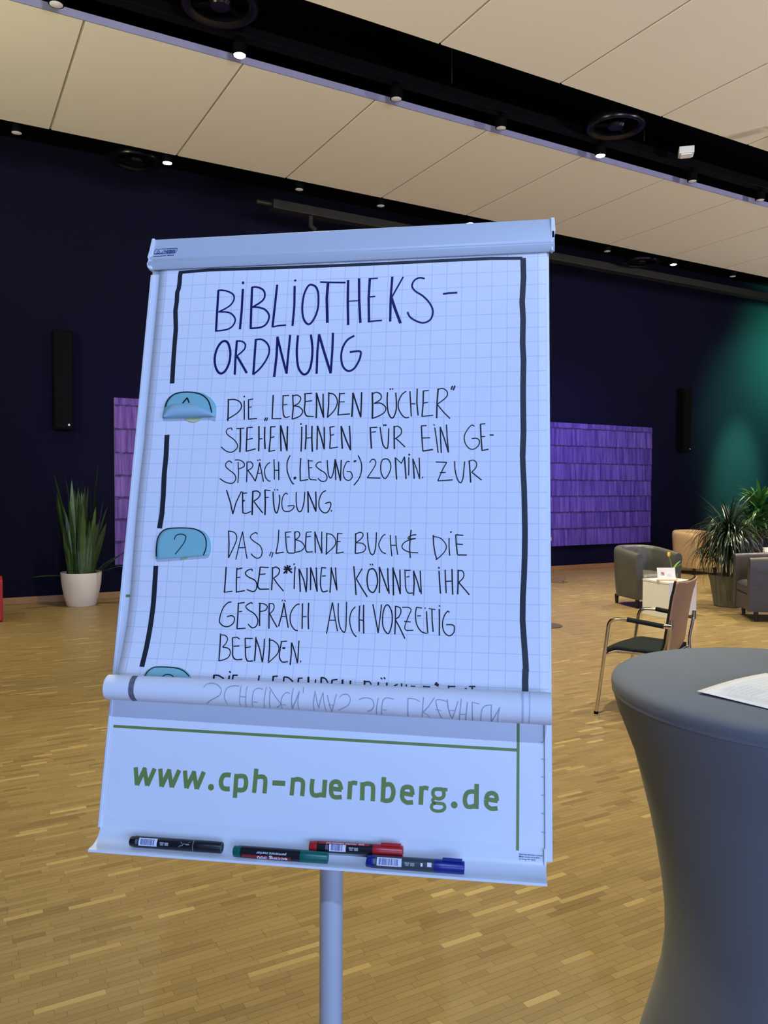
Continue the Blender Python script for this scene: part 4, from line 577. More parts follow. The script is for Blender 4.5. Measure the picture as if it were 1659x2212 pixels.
# pen tray: the board's lower edge turned towards the reader
tray = [(722, -6), (722, -4.6), (736, -4.4), (744, -3), (751, 1), (757, 8), (761, 16), (762.5, 25), (764, 27.5), (767.5, 27.5), (768.5, 24), (766, 14), (761, 4), (753, -6), (744, -10), (722, -12)]
mb = MB(); bprof(mb, tray, -28, 659); obj('pen_tray', mb, M['enamel'], fc, smooth=35, off=PX)
mb = MB(); bbox_(mb, 655.5, 659.5, 724, 748, -4, -.5); obj('tray_end', mb, M['enamel'], fc, bevel=.001, off=PX)

# pole, hinge head and star foot
mb = MB().lathe([(.0187, .08), (.0187, .62), (.0187, 1.10)], 40); pole = obj('pole', mb, M['pole'], fc, smooth=40)
mb = MB(); mb.box((PX + Vector((0, 0, 1.02)) - nh * .022), (.05, .07, .12), Matrix.Rotation(math.atan2(BU.y, BU.x), 3, 'Z')); obj('pole_bracket', mb, M['pole'], fc, bevel=.004, off=PX)
for k in range(5):
    a = k * 2 * PI / 5 + .3; d = Vector((math.cos(a), math.sin(a), 0))
    mb = MB().tube([d * .02 + Vector((0, 0, .11)), d * .16 + Vector((0, 0, .095)), d * .31 + Vector((0, 0, .065))], [.018, .015, .011], 12)
    lg_ = obj('foot_leg', mb, M['pole'], fc, smooth=50)
    mb = MB().lathe([(0, -.011), (.024, -.011), (.026, 0), (.024, .011), (0, .011)], 20, c=d * .31 + Vector((0, 0, .026)), R=Matrix.Rotation(a + .8, 3, 'Z') @ Matrix.Rotation(PI / 2, 3, 'X'), cap=False)
    mb.tube([d * .31 + Vector((0, 0, .03)), d * .31 + Vector((0, 0, .07))], .006, 8)
    obj('castor', mb, M['black'], lg_, smooth=40)
obj('hub', MB().lathe([(0, .06), (.035, .06), (.04, .08), (.036, .13), (.022, .15), (0, .15)], 24, cap=False), M['pole'], fc, smooth=40)

# the handwritten sheet: clamped under the bar, its lower end rolled up
def st(v):                                            # how far the sheet stands off the board
    return .0 if v < 380 else 19 * ((v - 380) / 128) ** 1.8
ctr = bp(325, 100)
sh = thing('paper_sheet', 'squared flip chart sheet with handwritten German library rules, rolled up at its lower end', 'paper', ctr)
def sheet_fn(a, b_):
    v = -212 + b_ * (512 + 212); u = -13.5 + a * 678.5
    w_ = 1.2 * math.sin(v / 60 + 1) * math.exp(-(u + 13) / 30) * (v > 100)
    return bp(u + w_, v, st(v))
NU, NV = 40, 90
mb = MB().grid(sheet_fn, NU, NV); so = obj('sheet', mb, M['grid'], sh, smooth=180, off=ctr)
uvl = so.data.uv_layers.new(name='UVMap')
for lp in so.data.loops:
    vi = lp.vertex_index; a, b_ = (vi % (NU + 1)) / NU, (vi // (NU + 1)) / NV
    uvl.data[lp.index].uv = ((-13.5 + a * 678.5) / 25, (-212 + b_ * 724) / 25)
so.modifiers.new('solidify', 'SOLIDIFY').thickness = .0002; so.modifiers['solidify'].offset = -1
def roll_fn(a, b_):
    u = -13.5 + a * 678.5; vc = 520.5 + 5.5 * u / 680; r0 = 19.5 + 3.8 * u / 680
    th = -.45 + b_ * 13.0                              # angle from the back, turning under and up
    r_ = r0 - .35 * max(0, th - 2.6)
    if th < 0: r_ = r0 + 2 * (-th)
    v = vc + math.sin(th) * r_; t = 40 - math.cos(th) * r_
    if b_ == 0: v, t = 511, st(511)
    return bp(u, v, t)
mb = MB().grid(roll_fn, 16, 110); ro = obj('rolled_end', mb, M['paper'], sh, smooth=180, off=ctr)
def on_sheet(u, v): return bp(u, v, st(v) + .45)
def on_roll(u, v):
    vc = 520.5 + 5.5 * u / 680; r0 = 19.5 + 3.8 * u / 680; x = max(-.99, min(.99, (v - vc) / r0))
    return bp(u, vc + x * (r0 + .5), 40 + math.sqrt(1 - x * x) * (r0 + .5))
for k in ('H1', 'H2'): obj('blue_heading_line', ribbons(STROKES[k], on_sheet, nrm=-BN), M['inkblue'], so, off=ctr)
for k in range(1, 10): obj('handwritten_line', ribbons(STROKES['T%d' % k], on_sheet, nrm=-BN), M['ink'], so, off=ctr)
obj('marker_border', ribbons(STROKES['K'], lambda u, v: bp(u, v, st(v) + .3), .1, nrm=-BN), M['band'], so, off=ctr)
obj('show_through_writing', ribbons(STROKES['R'], on_roll, step=1), M['inkfaint'], ro, off=ctr)
obj('show_through_border', ribbons(STROKES['RK'], on_roll, step=1), M['inkfaint2'], ro, off=ctr)
obj('show_through_border', ribbons('2.5 625,504 625.3,522 625,546;1.2 635,504 635,522 634,546', on_roll, step=1), M['tick'], ro, off=ctr)
obj('lettering_edge', ribbons(STROKES['X'], on_roll, step=1), M['ink'], ro, off=ctr)

# three half-round blue paper labels tacked to the sheet
def sticker(key, label, h, fold=None, glue=None):
    P = OUTLINE[key]; cu_ = sum(p[0] for p in P) / len(P); cv = sum(p[1] for p in P) / len(P)
    v0 = min(p[1] for p in P); v1 = max(p[1] for p in P); c = bp(cu_, cv, 2)
    r = thing('paper_label', label, 'paper label', c, 0, 'blue number labels on the sheet')
    def tt(u, v): return 1.2 + st(v) + h * max(0, (v - v0) / (v1 - v0)) ** 1.6 + 1.5 * math.sin(PI * min(1, max(0, (v - v0) / (v1 - v0))))
    Pc = catmull(P + [P[0]], 3)[:-1]
    mb = MB(); n = len(Pc); vs_ = []
    K = 6
    for k in range(K, 0, -1):
        for p in Pc:
            u = cu_ + (p[0] - cu_) * k / K; v = cv + (p[1] - cv) * k / K; vs_.append(bp(u, v, tt(u, v)))
    vs_.append(bp(cu_, cv, tt(cu_, cv)))
    F = [(k * n + i, (k + 1) * n + i, (k + 1) * n + (i + 1) % n, k * n + (i + 1) % n) for k in range(K - 1) for i in range(n)] + [((K - 1) * n + i, K * n, (K - 1) * n + (i + 1) % n) for i in range(n)]
    mb.add(vs_, F)
    lb = obj('label_paper', mb, M['sticker'], r, smooth=180, off=c); md = lb.modifiers.new('solidify', 'SOLIDIFY'); md.thickness = .0003; md.offset = 0
    f = lambda u, v: bp(u, v, tt(u, v) + .45)
    obj('arc_line', ribbons(STROKES['S' + key], f), M['ink'], lb, off=c)
    obj('number', ribbons(STROKES['N' + key], f), M['ink'], lb, off=c)
    if fold:
        mb = MB(); q = catmull(fold, 4); n = len(q)
        base = [(fold[0][0] + (fold[-1][0] - fold[0][0]) * i / (n - 1), v1 - .5 + 0 * i) for i in range(n)]
        top_ = [bp(u, v, tt(u, v) + 5) for u, v in q]; mid = [bp((u + b_[0]) / 2, (v + b_[1]) / 2, tt(u, (v + b_[1]) / 2) + 5) for (u, v), b_ in zip(q, base)]
        bot = [bp(b_[0], b_[1] - 1, tt(b_[0], b_[1]) + .6) for b_ in base]
        F = [(i, i + 1, n + i + 1, n + i) for i in range(n - 1)] + [(n + i, n + i + 1, 2 * n + i + 1, 2 * n + i) for i in range(n - 1)]
        mb.add(top_ + mid + bot, F); fo = obj('folded_edge', mb, M['sticker_back'], r, smooth=180, off=c); fo.modifiers.new('solidify', 'SOLIDIFY').thickness = .0003
    if glue:
        mb = MB(); mb.prism(glue, lambda u, v: bp(u, v, 1.0 + st(v)), lambda u, v: bp(u, v, 2.2 + st(v))); obj('adhesive_tack', mb, M['glue'], r, bevel=.0004, off=c)
    return r
FOLD1 = [GL['f1'][i] for i in range(len(GL['f1']))]
sticker('1', 'light blue half-round label numbered 1 with its lower edge folded up, beside the first rule', 5, FOLD1, GL['g1'])
sticker('2', 'light blue half-round label numbered 2, beside the second rule', 6, None, GL['g2'])
sticker('3', 'light blue half-round label half hidden by the paper roll', 0)

# markers lying in the tray
def marker(u0, u1, cap_u, v, t, r_mm, ms, label, clip=False, bars=(0, 0), tilt=0, extra=None, name='marker_pen'):
    uc = (u0 + u1) / 2; c = bp(uc, v, t); r = thing(name, label, 'marker pen', (0, 0, 0), 0, 'marker pens in the tray'); r.location = c
    R_ = BR @ Matrix.Rotation(tilt, 3, 'Z'); r.rotation_euler = R_.to_euler()
    k = .001; body, cap, end = ms; L0, L1, LC = (u0 - uc) * k, (u1 - uc) * k, (cap_u - uc) * k; rr = r_mm * k
    RX = Matrix.Rotation(PI / 2, 3, 'Y')
    def lx(prof, n=28): return MB().lathe([(a, b_) for a, b_ in prof], n, R=RX, cap=False)
    e = L0 + .012
    obj('end_plug', lx([(0, L0), (rr * .8, L0), (rr * .88, L0 + .0015), (rr * .88, L0 + .006), (rr * .97, L0 + .007), (rr * .97, e), (0, e)]), end, r, smooth=35)
    b = obj('barrel', lx([(0, e), (rr * .97, e), (rr * .98, LC), (0, LC)]), body, r, smooth=35)
    cp = obj('cap', lx([(0, LC), (rr * .99, LC), (rr * 1.0, LC + .001), (rr * 1.0, LC + .012), (rr * .985, LC + .0125), (rr * .95, L1 - .001), (rr * .9, L1), (rr * .6, L1), (rr * .55, L1 - .001), (0, L1 - .001)]), cap, r, smooth=35)
    if clip:
        obj('clip', MB().box(((LC + .012 + L1 - .003) / 2, rr * 1.08, rr * .25), (L1 - LC - .015, .0045, .008), Matrix.Rotation(-.15, 3, 'X')), cap, cp, bevel=.0006)
    def wrap(x, y, rad=rr * .98 + .00015, a0=.25): a = a0 + y / rad; return Vector((x, math.sin(a) * rad, math.cos(a) * rad))
    if bars[1] > bars[0]:
        x0, x1 = (bars[0] - uc) * k, (bars[1] - uc) * k
        lb = obj('label_patch', MB().grid(lambda a, c_: wrap(x0 + (x1 - x0) * a, (-.0062 + .0122 * c_)), 2, 8), M['label'], b, smooth=180)
        rr2 = random.Random(u0); bm = MB(); x = x0 + .003
        while x < x1 - .005:
            wd = rr2.choice((.0004, .0007, .001)); bm.grid(lambda a, c_, x=x, wd=wd: wrap(x + wd * a, -.0045 + .0088 * c_, rr * .98 + .0003), 1, 5); x += wd + rr2.choice((.0004, .0006, .0009))
        obj('barcode', bm, M['barcode'], b)
        gm = MB()
        for dx, w__, h_ in ((.0045, .007, .0022), (.0125, .006, .0045), (.0055, .005, .002)):
            gm = MB().grid(lambda a, c_, dx=dx, w__=w__, h_=h_: wrap(x1 + dx + w__ * a, -.0035 + h_ * c_ + (0.0025 if h_ == .0022 else 0), rr * .98 + .00025), 1, 3); obj('fine_print', gm, M['greyprint'], b)
        gm = MB()
        for q in range(3): gm.grid(lambda a, c_, q=q: wrap(x0 - .0025 - q * .0014 + .0006 * a, -.004 + .007 * c_, rr * .98 + .00025), 1, 4)
        obj('print_rings', gm, M['greyprint'], b)
    if extra: extra(r, b, wrap, rr, L0, LC, uc)
    return r
marker(33, 179.5, 136, 750.8, 12.4, 8.4, (M['pblack'], M['pblack'], M['pblack']), 'black marker pen at the left end of the tray', bars=(49, 78.5), extra=lambda r, b, wrap, rr, L0, LC, uc: (
    obj('pictogram', ribbons('.9 115,-2.2 119,-1.5 121,1 124,1 128,1;.6 113,-4 117,-2;.9 116,3.5 119,1;.7 128,3.5 132,4.5;1.6 124.5,.4 130,.4', lambda u, v: wrap((u - uc) / 1000, v / 1000, rr * .98 + .0003)), M['greyprint'], b),
    obj('cap_ring', MB().lathe([(rr * .99, LC - .0006), (rr * 1.0, LC - .0006), (rr * 1.0, LC + .0002), (rr * .99, LC + .0002)], 28, R=Matrix.Rotation(PI / 2, 3, 'Y'), cap=False), M['greyprint'], b)))
def green_x(r, b, wrap, rr, L0, LC, uc):
    obj('red_band', MB().grid(lambda a, c_: wrap(L0 + .015 + (LC - L0 - .028) * a, -.0105 + .0065 * c_, rr * .98 + .0002), 4, 6), M['redband'], b, smooth=180)
    obj('lettering', text_mesh('permanent marker', .0068, lambda x, y: wrap(LC - .020 - x * .88, .0010 - y * .8, rr * .98 + .0004), shear=.15, bold=.00005), M['label'], b)
    obj('maker_lettering', text_mesh('edding 300', .0085, lambda x, y: wrap(LC - .018 - x * 1.25, -.0055 - y, rr * .98 + .0005), shear=0, bold=.0002), M['label'], b)
marker(200, 343.8, 303, 752.9, 17.5, 8.4, (M['pblack'], M['pgreen'], M['pgreen']), 'marker pen with green cap and black barrel, upside down lettering, in the tray', extra=green_x)
def red_x(r, b, wrap, rr, L0, LC, uc):
    obj('red_band', MB().grid(lambda a, c_: wrap(L0 + .0145 + (LC - L0 - .02) * a, .0042 + .006 * c_, rr * .98 + .0002), 4, 6), M['pred'], b, smooth=180)
    obj('lettering', text_mesh('permanent marker 300', .0045, lambda x, y: wrap(L0 + .026 + x * 1.35, .0052 + y, rr * .98 + .0004), bold=.00008), M['label'], b)
marker(313, 453, 409, 740.5, 5.6, 8.2, (M['pblack'], M['pred'], M['pred']), 'marker pen with red cap lying behind the green and blue ones in the tray', clip=True, bars=(344, 369), extra=red_x, tilt=.012)
marker(402.5, 543.5, 500.5, 752.6, 19.0, 9.0, (M['pgrey'], M['pblue'], M['pblue']), 'thicker marker pen with blue cap and grey barrel, at the right of the tray', clip=True, bars=(418, 454), extra=lambda r, b, wrap, rr, L0, LC, uc: (
    obj('white_mark', MB().grid(lambda a, c_: wrap(LC - .0095 + .0062 * a, -.003 + .006 * c_, rr * .98 + .0003), 2, 4).grid(lambda a, c_: wrap(LC - .019 + .003 * a, -.003 + .0045 * c_, rr * .98 + .0003), 1, 3), M['label'], b)))

# ================================================================ FURNITURE
# high table in a grey stretch cover
tc = (1.688, 1.093, 0)
r = thing('bar_table', 'round high table in a dark grey stretch cover at the right photo edge', 'table', tc)
prof = [(.335, .012), (.328, .10), (.318, .20), (.300, .295), (.283, .385), (.275, .46), (.277, .53), (.285, .60), (.300, .69), (.318, .77), (.336, .84), (.352, .90), (.370, .955), (.386, .995), (.396, 1.03), (.3975, 1.034), (.4005, 1.048), (.4005, 1.060), (.397, 1.068), (.388, 1.0735), (.375, 1.075), (0, 1.075)]
def cover(a, rr, z):                                  # four feet pull the hem outwards
    k = max(0, 1 - z / .45) ** 2; return rr * (1 + .13 * k * math.cos(4 * (a - .5)))
mb = MB(); n = 96
prof = [(q[0] * (1.025 if q[1] > .9 else 1.015), q[1] * 1.0125) for q in prof]
P = [(cover(2 * PI * i / n, q[0], q[1]) * math.cos(2 * PI * i / n), cover(2 * PI * i / n, q[0], q[1]) * math.sin(2 * PI * i / n), q[1]) for i in range(n) for q in prof]; k = len(prof)
mb.add(P, [(i * k + t, ((i + 1) % n) * k + t, ((i + 1) % n) * k + t + 1, i * k + t + 1) for i in range(n) for t in range(k - 1)])
obj('stretch_cover', mb, M['stretch'], r, smooth=60)
obj('tabletop_edge', MB().lathe([(.404, 1.047), (.4095, 1.050), (.4095, 1.057), (.404, 1.059)], 96, cap=False), M['stretch'], r, smooth=60)
for i in range(4):
    a = .5 + i * PI / 2; obj('foot_pocket', MB().lathe([(0, 0), (.03, 0), (.032, .01), (.025, .018), (0, .02)], 16, c=(.345 * math.cos(a), .345 * math.sin(a), 0), cap=False), M['stretch'], r, smooth=50)
# sheet and pen on it
pr = thing('printed_form', 'white printed form lying on the grey high table', 'paper', (1.40, 1.14, 1.089), math.radians(9))
def form(a, b_): x, y = a * .30, -b_ * .212; return (x, y, .0012 + (.004) * max(0, math.sin(min(1, a) * PI)) * (1 - b_) ** 2 + .004 * (1 - a) * (1 - b_))
po = obj('form_sheet', MB().grid(form, 24, 12), M['paper'], pr, smooth=180); po.modifiers.new('solidify', 'SOLIDIFY').thickness = .0002
def onf(u, v): a, b_ = u / 300, v / 212; q = form(a, b_); return (q[0], q[1], q[2] + .0004)
tb = ';'.join([f'.5 {x},25 {x},165' for x in (48, 56, 150, 215, 280)] + [f'.5 48,{y} 280,{y}' for y in (25, 36, 47, 58, 69, 80, 91, 102, 113, 124, 135, 146, 157, 165)] + [f'1.0 {18 + k * 6},{30 + (k * 23) % 40} {18 + k * 6},{80 + (k * 31) % 70}' for k in range(5)] + [f'1.2 60,{y} {100 + (i * 37) % 40},{y}' for i, y in enumerate((31, 42, 53, 64, 75, 86))])
obj('form_print', ribbons(tb, onf, 0), M['print_grey'], po)
mb = MB(); RX = Matrix.Rotation(PI / 2, 3, 'Y')
pen = thing('ballpoint_pen', 'dark pen lying at the far edge of the printed form on the high table', 'pen', (1.82, 1.235, 1.094), math.radians(10))
obj('pen_barrel', MB().lathe([(0, -.03), (.0045, -.028), (.005, 0), (.005, .07), (0, .071)], 14, R=RX, cap=False), M['inknavy'], pen, smooth=40)
obj('pen_tip', MB().lathe([(0, -.045), (.0012, -.044), (.0045, -.0285), (0, -.028)], 14, R=RX, cap=False), M['chrome'], pen, smooth=40)

# visitor chair with plywood back
ch = thing('visitor_chair', 'tubular steel armchair with beech plywood back and black seat behind the high table', 'chair', (4.205, 3.775, 0), math.radians(23.6))
def rounded(path, r_, n=6):
    out = [Vector(path[0])]
    for i in range(1, len(path) - 1):
        p, a, b_ = Vector(path[i]), Vector(path[i - 1]), Vector(path[i + 1]); d0 = (a - p).normalized(); d1 = (b_ - p).normalized()
        k = min(r_, (a - p).length * .49, (b_ - p).length * .49); s_, e_ = p + d0 * k, p + d1 * k
        for j in range(n + 1):
            t = j / n; out.append(s_ * (1 - t) ** 2 + p * 2 * t * (1 - t) + e_ * t * t)
    return out + [Vector(path[-1])]
for s in (-1, 1):
    obj('leg_and_arm_tube', MB().tube(rounded([(s * .285, .285, .012), (s * .285, .205, .648), (s * .285, .10, .655), (s * .262, -.155, .632)], .075), .0115, 12), M['chrome'], ch, smooth=50)
    obj('armrest', MB().tube([(s * .2825, .085, .656), (s * .272, -.05, .6435), (s * .264, -.145, .633)], .0155, 14), M['blackpad'], ch, smooth=50)
    obj('rear_leg', MB().tube(rounded([(s * .245, -.185, .66), (s * .238, -.180, .60), (s * .225, -.155, .45), (s * .26, -.28, .012)], .09), .0105, 12), M['chrome'], ch, smooth=50)
    obj('clamp', MB().tube([(s * .258, -.150, .634), (s * .248, -.187, .632)], .017, 12).tube([(s * .246, -.185, .62), (s * .246, -.187, .675)], .014, 12), M['chrome'], ch, smooth=40)
    obj('leg_foot', MB().lathe([(0, 0), (.015, 0), (.015, .016), (0, .016)], 14, c=(s * .285, .286, 0)).lathe([(0, 0), (.015, 0), (.015, .016), (0, .016)], 14, c=(s * .26, -.281, 0)), M['black'], ch)
obj('seat_tube', MB().tube(rounded([(-.285, .235, .405), (.285, .235, .405)], .05), .009, 10).tube([(-.226, -.15, .42), (.226, -.15, .42)], .009, 10).tube([(-.15, .235, .405), (-.15, -.15, .42)], .009, 10).tube([(.15, .235, .405), (.15, -.15, .42)], .009, 10), M['chrome'], ch, smooth=50)
def seat_s(dz):
    def fn(a, b_):
        x = (a - .5) * 2; y = b_; w2 = .23 - .02 * (1 - y)
        return (x * w2, -.15 + .42 * y - (abs(x) ** 4) * .03 * (y > .5), .437 + dz - .02 * (1 - abs(x) ** 2) * math.sin(PI * y) - .03 * max(0, y - .85) / .15)
    return fn
obj('seat_shell', MB().grid(seat_s(-.006), 16, 16), M['plyedge'], ch, smooth=60, solid=.010)
obj('seat_pad', MB().grid(seat_s(.012), 16, 16), M['blackpad'], ch, smooth=60, solid=.024)
def back_s(off):
    def fn(a, b_):
        x = (a - .5) * 2; z = .44 + b_ * .47; w2 = .205 + .012 * b_ - .012 * math.sin(PI * b_)
        y = -.155 - .065 * b_ ** 1.25 - .03 * (1 - x * x) * (1 - .2 * b_) + .02 + off + .05 * max(0, b_ - .8) * -1
        if b_ < .12: y += .02 * (1 - b_ / .12)
        return (x * w2, y, z + .012 * (abs(x) ** 3) * (b_ > .9))
    return fn
obj('backrest_shell', MB().grid(back_s(0), 18, 20), M['ply'], ch, smooth=60, solid=.009)
obj('backrest_pad', MB().grid(back_s(.013), 18, 20), M['blackpad'], ch, smooth=60, solid=.014)

# tub armchairs
def tub(label, m, loc, rz, W_=.68, D_=.64, hb=.76, hf=.69, group='tub armchairs'):
    r = thing('tub_armchair', label, 'armchair', loc, rz, group); th = .105; R_ = .26
    w2, d2 = W_ / 2, D_ / 2; path = []
    for i in range(6): path.append((-w2, -d2 + (D_ - R_) * i / 6, -1, 0))
    for i in range(9): a = PI - i * PI / 2 / 8; path.append((-w2 + R_ + R_ * math.cos(a), d2 - R_ + R_ * math.sin(a), math.cos(a), math.sin(a)))
    for i in range(1, 4): path.append((-w2 + R_ + (W_ - 2 * R_) * i / 4, d2, 0, 1))
    for i in range(9): a = PI / 2 - i * PI / 2 / 8; path.append((w2 - R_ + R_ * math.cos(a), d2 - R_ + R_ * math.sin(a), math.cos(a), math.sin(a)))
    for i in range(6): path.append((w2, d2 - R_ - (D_ - R_) * (i + 1) / 6, 1, 0))
    n = len(path); V = []; sec = 0
    for i, (x, y, nx, ny) in enumerate(path):
        t = (y + d2) / D_; h = hf + (hb - hf) * (t ** .8 if t > 0 else 0)
        S_ = [(-.035, .115), (-.022, .22), (-.010, .42), (0, .58), (.004, h - .06), (-.004, h - .02), (-.025, h), (-.06, h + .004), (-.09, h - .008), (-th, h - .04), (-th - .004, .50), (-th, .30), (-th, .115)]
        sec = len(S_)
        for o_, z in S_: V.append((x + nx * o_, y + ny * o_, z))
    F = [(i * sec + j, (i + 1) * sec + j, (i + 1) * sec + (j + 1) % sec, i * sec + (j + 1) % sec) for i in range(n - 1) for j in range(sec)]
    F += [tuple(range(sec)), tuple((n - 1) * sec + j for j in reversed(range(sec)))]
    obj('shell', MB().add(V, F), m, r, smooth=55)
    iw = W_ - 2 * th + .004
    obj('seat_base', MB().box((0, -.055, .205), (iw, D_ - .13, .18)), m, r, bevel=.012)
    def cush(a, b_):
        x = (a - .5) * 2; y = b_; e = (1 - abs(x) ** 6) * (1 - abs(2 * y - 1) ** 8); return (x * iw / 2, -d2 + .006 + (D_ - .115) * y, .385 + .05 * e ** .5)
    mb = MB().grid(cush, 20, 20); obj('seat_cushion', MB().box((0, -.052, .345), (iw - .004, D_ - .118, .10)), m, r, bevel=.025, seg=3)
    obj('cushion_crown', mb, m, r, smooth=180)
    for sx in (-1, 1):
        for sy in (-1, 1):
            obj('leg', MB().lathe([(0, 0), (.019, 0), (.027, .118), (0, .118)], 12, c=(sx * (w2 - .105), sy * (d2 - .10), 0), cap=False), M['darkwood'], r, smooth=40)
    return r
tub('grey leather tub armchair left of the white cube table', M['leather'], (7.88, 7.28, 0), -.20, hb=.75, hf=.68)
tub('dark grey leather tub armchair at the right photo edge, facing the white cube table', M['leather2'], (8.39, 5.84, 0), math.radians(-127.7), hb=.755, hf=.72)
tub('beige leather tub armchair in front of the back wall, behind the hanging foliage', M['beige'], (11.61, 9.56, 0), math.radians(-3), hb=.745, hf=.70, W_=.70, D_=.66)
tub('dark grey tub armchair mostly hidden behind the plants at the right', M['leather2'], (12.1, 8.05, 0), math.radians(70))

# white cube tables
def cube(loc, rz, label):
    r = thing('cube_table', label, 'side table', loc, rz, 'white cube tables')
    obj('cube_body', MB().box((0, 0, .198), (.424, .424, .396)), M['cube'], r, bevel=.002)
    obj('cube_top', MB().box((0, 0, .408), (.43, .43, .023)), M['cube'], r, bevel=.002); return r
cube((7.525, 6.545, 0), math.radians(-5), 'white cube side table with a small card and a tulip on it')
cube((11.36, 8.05, 0), math.radians(20), 'white cube side table far right, hidden behind the armchair')
# card in a wooden strip
def card(loc, rz, label, lean=.25):
    r = thing('table_card', label, 'card', loc, rz, 'cards in wooden strips')
    obj('wooden_strip', MB().box((0, 0, .009), (.23, .035, .018)), M['pine'], r, bevel=.002)
    R_ = Matrix.Rotation(-lean, 3, 'X'); z0 = .016
    c = obj('card_sheet', MB().box(R_ @ Vector((0, 0, .070)) + Vector((0, 0, z0)), (.215, .0012, .140), R_), M['label'], r)
    f = lambda u, v: R_ @ Vector((u / 1000, -.0011, v / 1000)) + Vector((0, 0, z0))
    obj('picture', ribbons('40 -65,68 -22,68', f, 0), M['print_grey'], c)
    f2 = lambda u, v: R_ @ Vector((u / 1000, -.0015, v / 1000)) + Vector((0, 0, z0))
    obj('picture_motif', ribbons('9 -60,86 -46,78 -34,66;7 -52,68 -34,62 -30,54;6 -40,84 -34,76', f2), M['print_red'], c)
    obj('card_lines', ribbons('3.5 8,58 58,56;3.5 8,38 64,36;2.5 12,48 50,47', f, 0), M['print_grey'], c); return r
card((7.40, 6.475, .4195), math.radians(-27), 'small white card with a red picture in a wooden strip on the cube table')
card((11.28, 7.98, .4195), math.radians(-30), 'white card standing behind the dark armchair at the right')
# tulip in a small vase, tea light in a glass
r = thing('tulip_vase', 'yellow tulip in a small glass vase behind the card on the cube table', 'vase', (7.66, 6.63, .4195))
obj('vase', MB().lathe([(0, .002), (.022, .002), (.026, .02), (.022, .07), (.016, .085), (.0135, .085), (.019, .068), (.023, .02), (.019, .006), (0, .006)], 24, cap=False), M['glass'], r, smooth=50)
obj('stem', MB().tube([(0, 0, .01), (.004, .002, .10), (-.012, .008, .20), (-.038, .014, .262)], .0035, 8), M['tulipg'], r, smooth=60)
fl_ = bpy.data.objects.new('flower', None); C.objects.link(fl_); fl_.parent = r; fl_.location = (-.040, .014, .262)
for i in range(6):
    a = i * PI / 3; rr_0 = .020 if i % 2 else .017
    def petal(u, v, a=a, rr_0=rr_0):
        th = a + (u - .5) * 1.5 * math.sin(PI * min(.98, v * .92 + .06)); rad = rr_0 * math.sin(PI * (v * .78 + .06)) ** .6 * (1 - .15 * v)
        return (math.cos(th) * rad, math.sin(th) * rad, .058 * v)
    obj('petal', MB().grid(petal, 5, 7), M['tulip'], fl_, smooth=180, solid=.0012)
def blade(L, w_, bend, tilt, az, tw=0, n=10, fold=.15, base=(0, 0, 0), z1=None):
    """a long leaf: length, width, droop (radians along its length), start tilt from vertical, direction"""
    d = Vector((math.cos(az), math.sin(az), 0)); sd = Vector((-math.sin(az), math.cos(az), 0)); p = Vector(base); V = []; a = tilt
    for i in range(n + 1):
        t = i / n; hw = w_ / 2 * (math.sin(PI * (t * .86 + .14)) ** .7) * (1 if t < .98 else .1)
        f = d * math.sin(a) + Vector((0, 0, 1)) * math.cos(a); nrm = d * math.cos(a) - Vector((0, 0, 1)) * math.sin(a); s2 = sd * math.cos(tw * t) + nrm * math.sin(tw * t)
        V += [p - s2 * hw + nrm * (-fold * hw), p, p + s2 * hw + nrm * (-fold * hw)]
        p = p + f * (L / n); a += bend / n
    return V, [(3 * i + j, 3 * i + j + 1, 3 * i + j + 4, 3 * i + j + 3) for i in range(n) for j in (0, 1)]
obj('leaf', MB().add(*blade(.20, .042, .7, .35, -.3, base=(0, 0, .06))), M['tulipg'], r, smooth=180)
obj('leaf', MB().add(*blade(.17, .032, .5, .7, -.5, base=(0, 0, .08))), M['tulipg'], r, smooth=180)
r = thing('tea_light', 'burning tea light in a clear glass on the cube table', 'candle', (7.585, 6.525, .4195))
obj('glass', MB().lathe([(0, .001), (.036, .001), (.038, .08), (.0355, .08), (.0335, .004), (0, .004)], 28, cap=False), M['glass'], r, smooth=50)
obj('wax', MB().lathe([(0, .005), (.019, .005), (.019, .02), (0, .02)], 20, cap=False), M['wax'], r)
obj('flame', MB().lathe([(0, .022), (.006, .028), (.0075, .036), (.004, .048), (0, .058)], 14, cap=False), M['flame'], r, smooth=180)

# ================================================================ PLANTS
rd = random.Random(11)
# snake plant in a cream pot
r = thing('snake_plant', 'tall snake plant in a cream pot by the back wall at the left', 'potted plant', (1.53, 10.45, 0))
obj('pot', MB().lathe([(0, 0), (.165, 0), (.175, .012), (.205, .13), (.232, .27), (.243, .40), (.243, .415), (.232, .415), (.225, .37), (.0, .37)], 48, cap=False), M['potw'], r, smooth=40)
obj('soil', MB().lathe([(0, .378), (.15, .376), (.226, .368)], 32, cap=False), M['soil'], r)
def leafobj(*a, m=M['leafs'], par=None, **k):
    v_, f_ = blade(*a, **k); o = obj('leaf', MB().add(v_, f_), m, par, smooth=180); return o
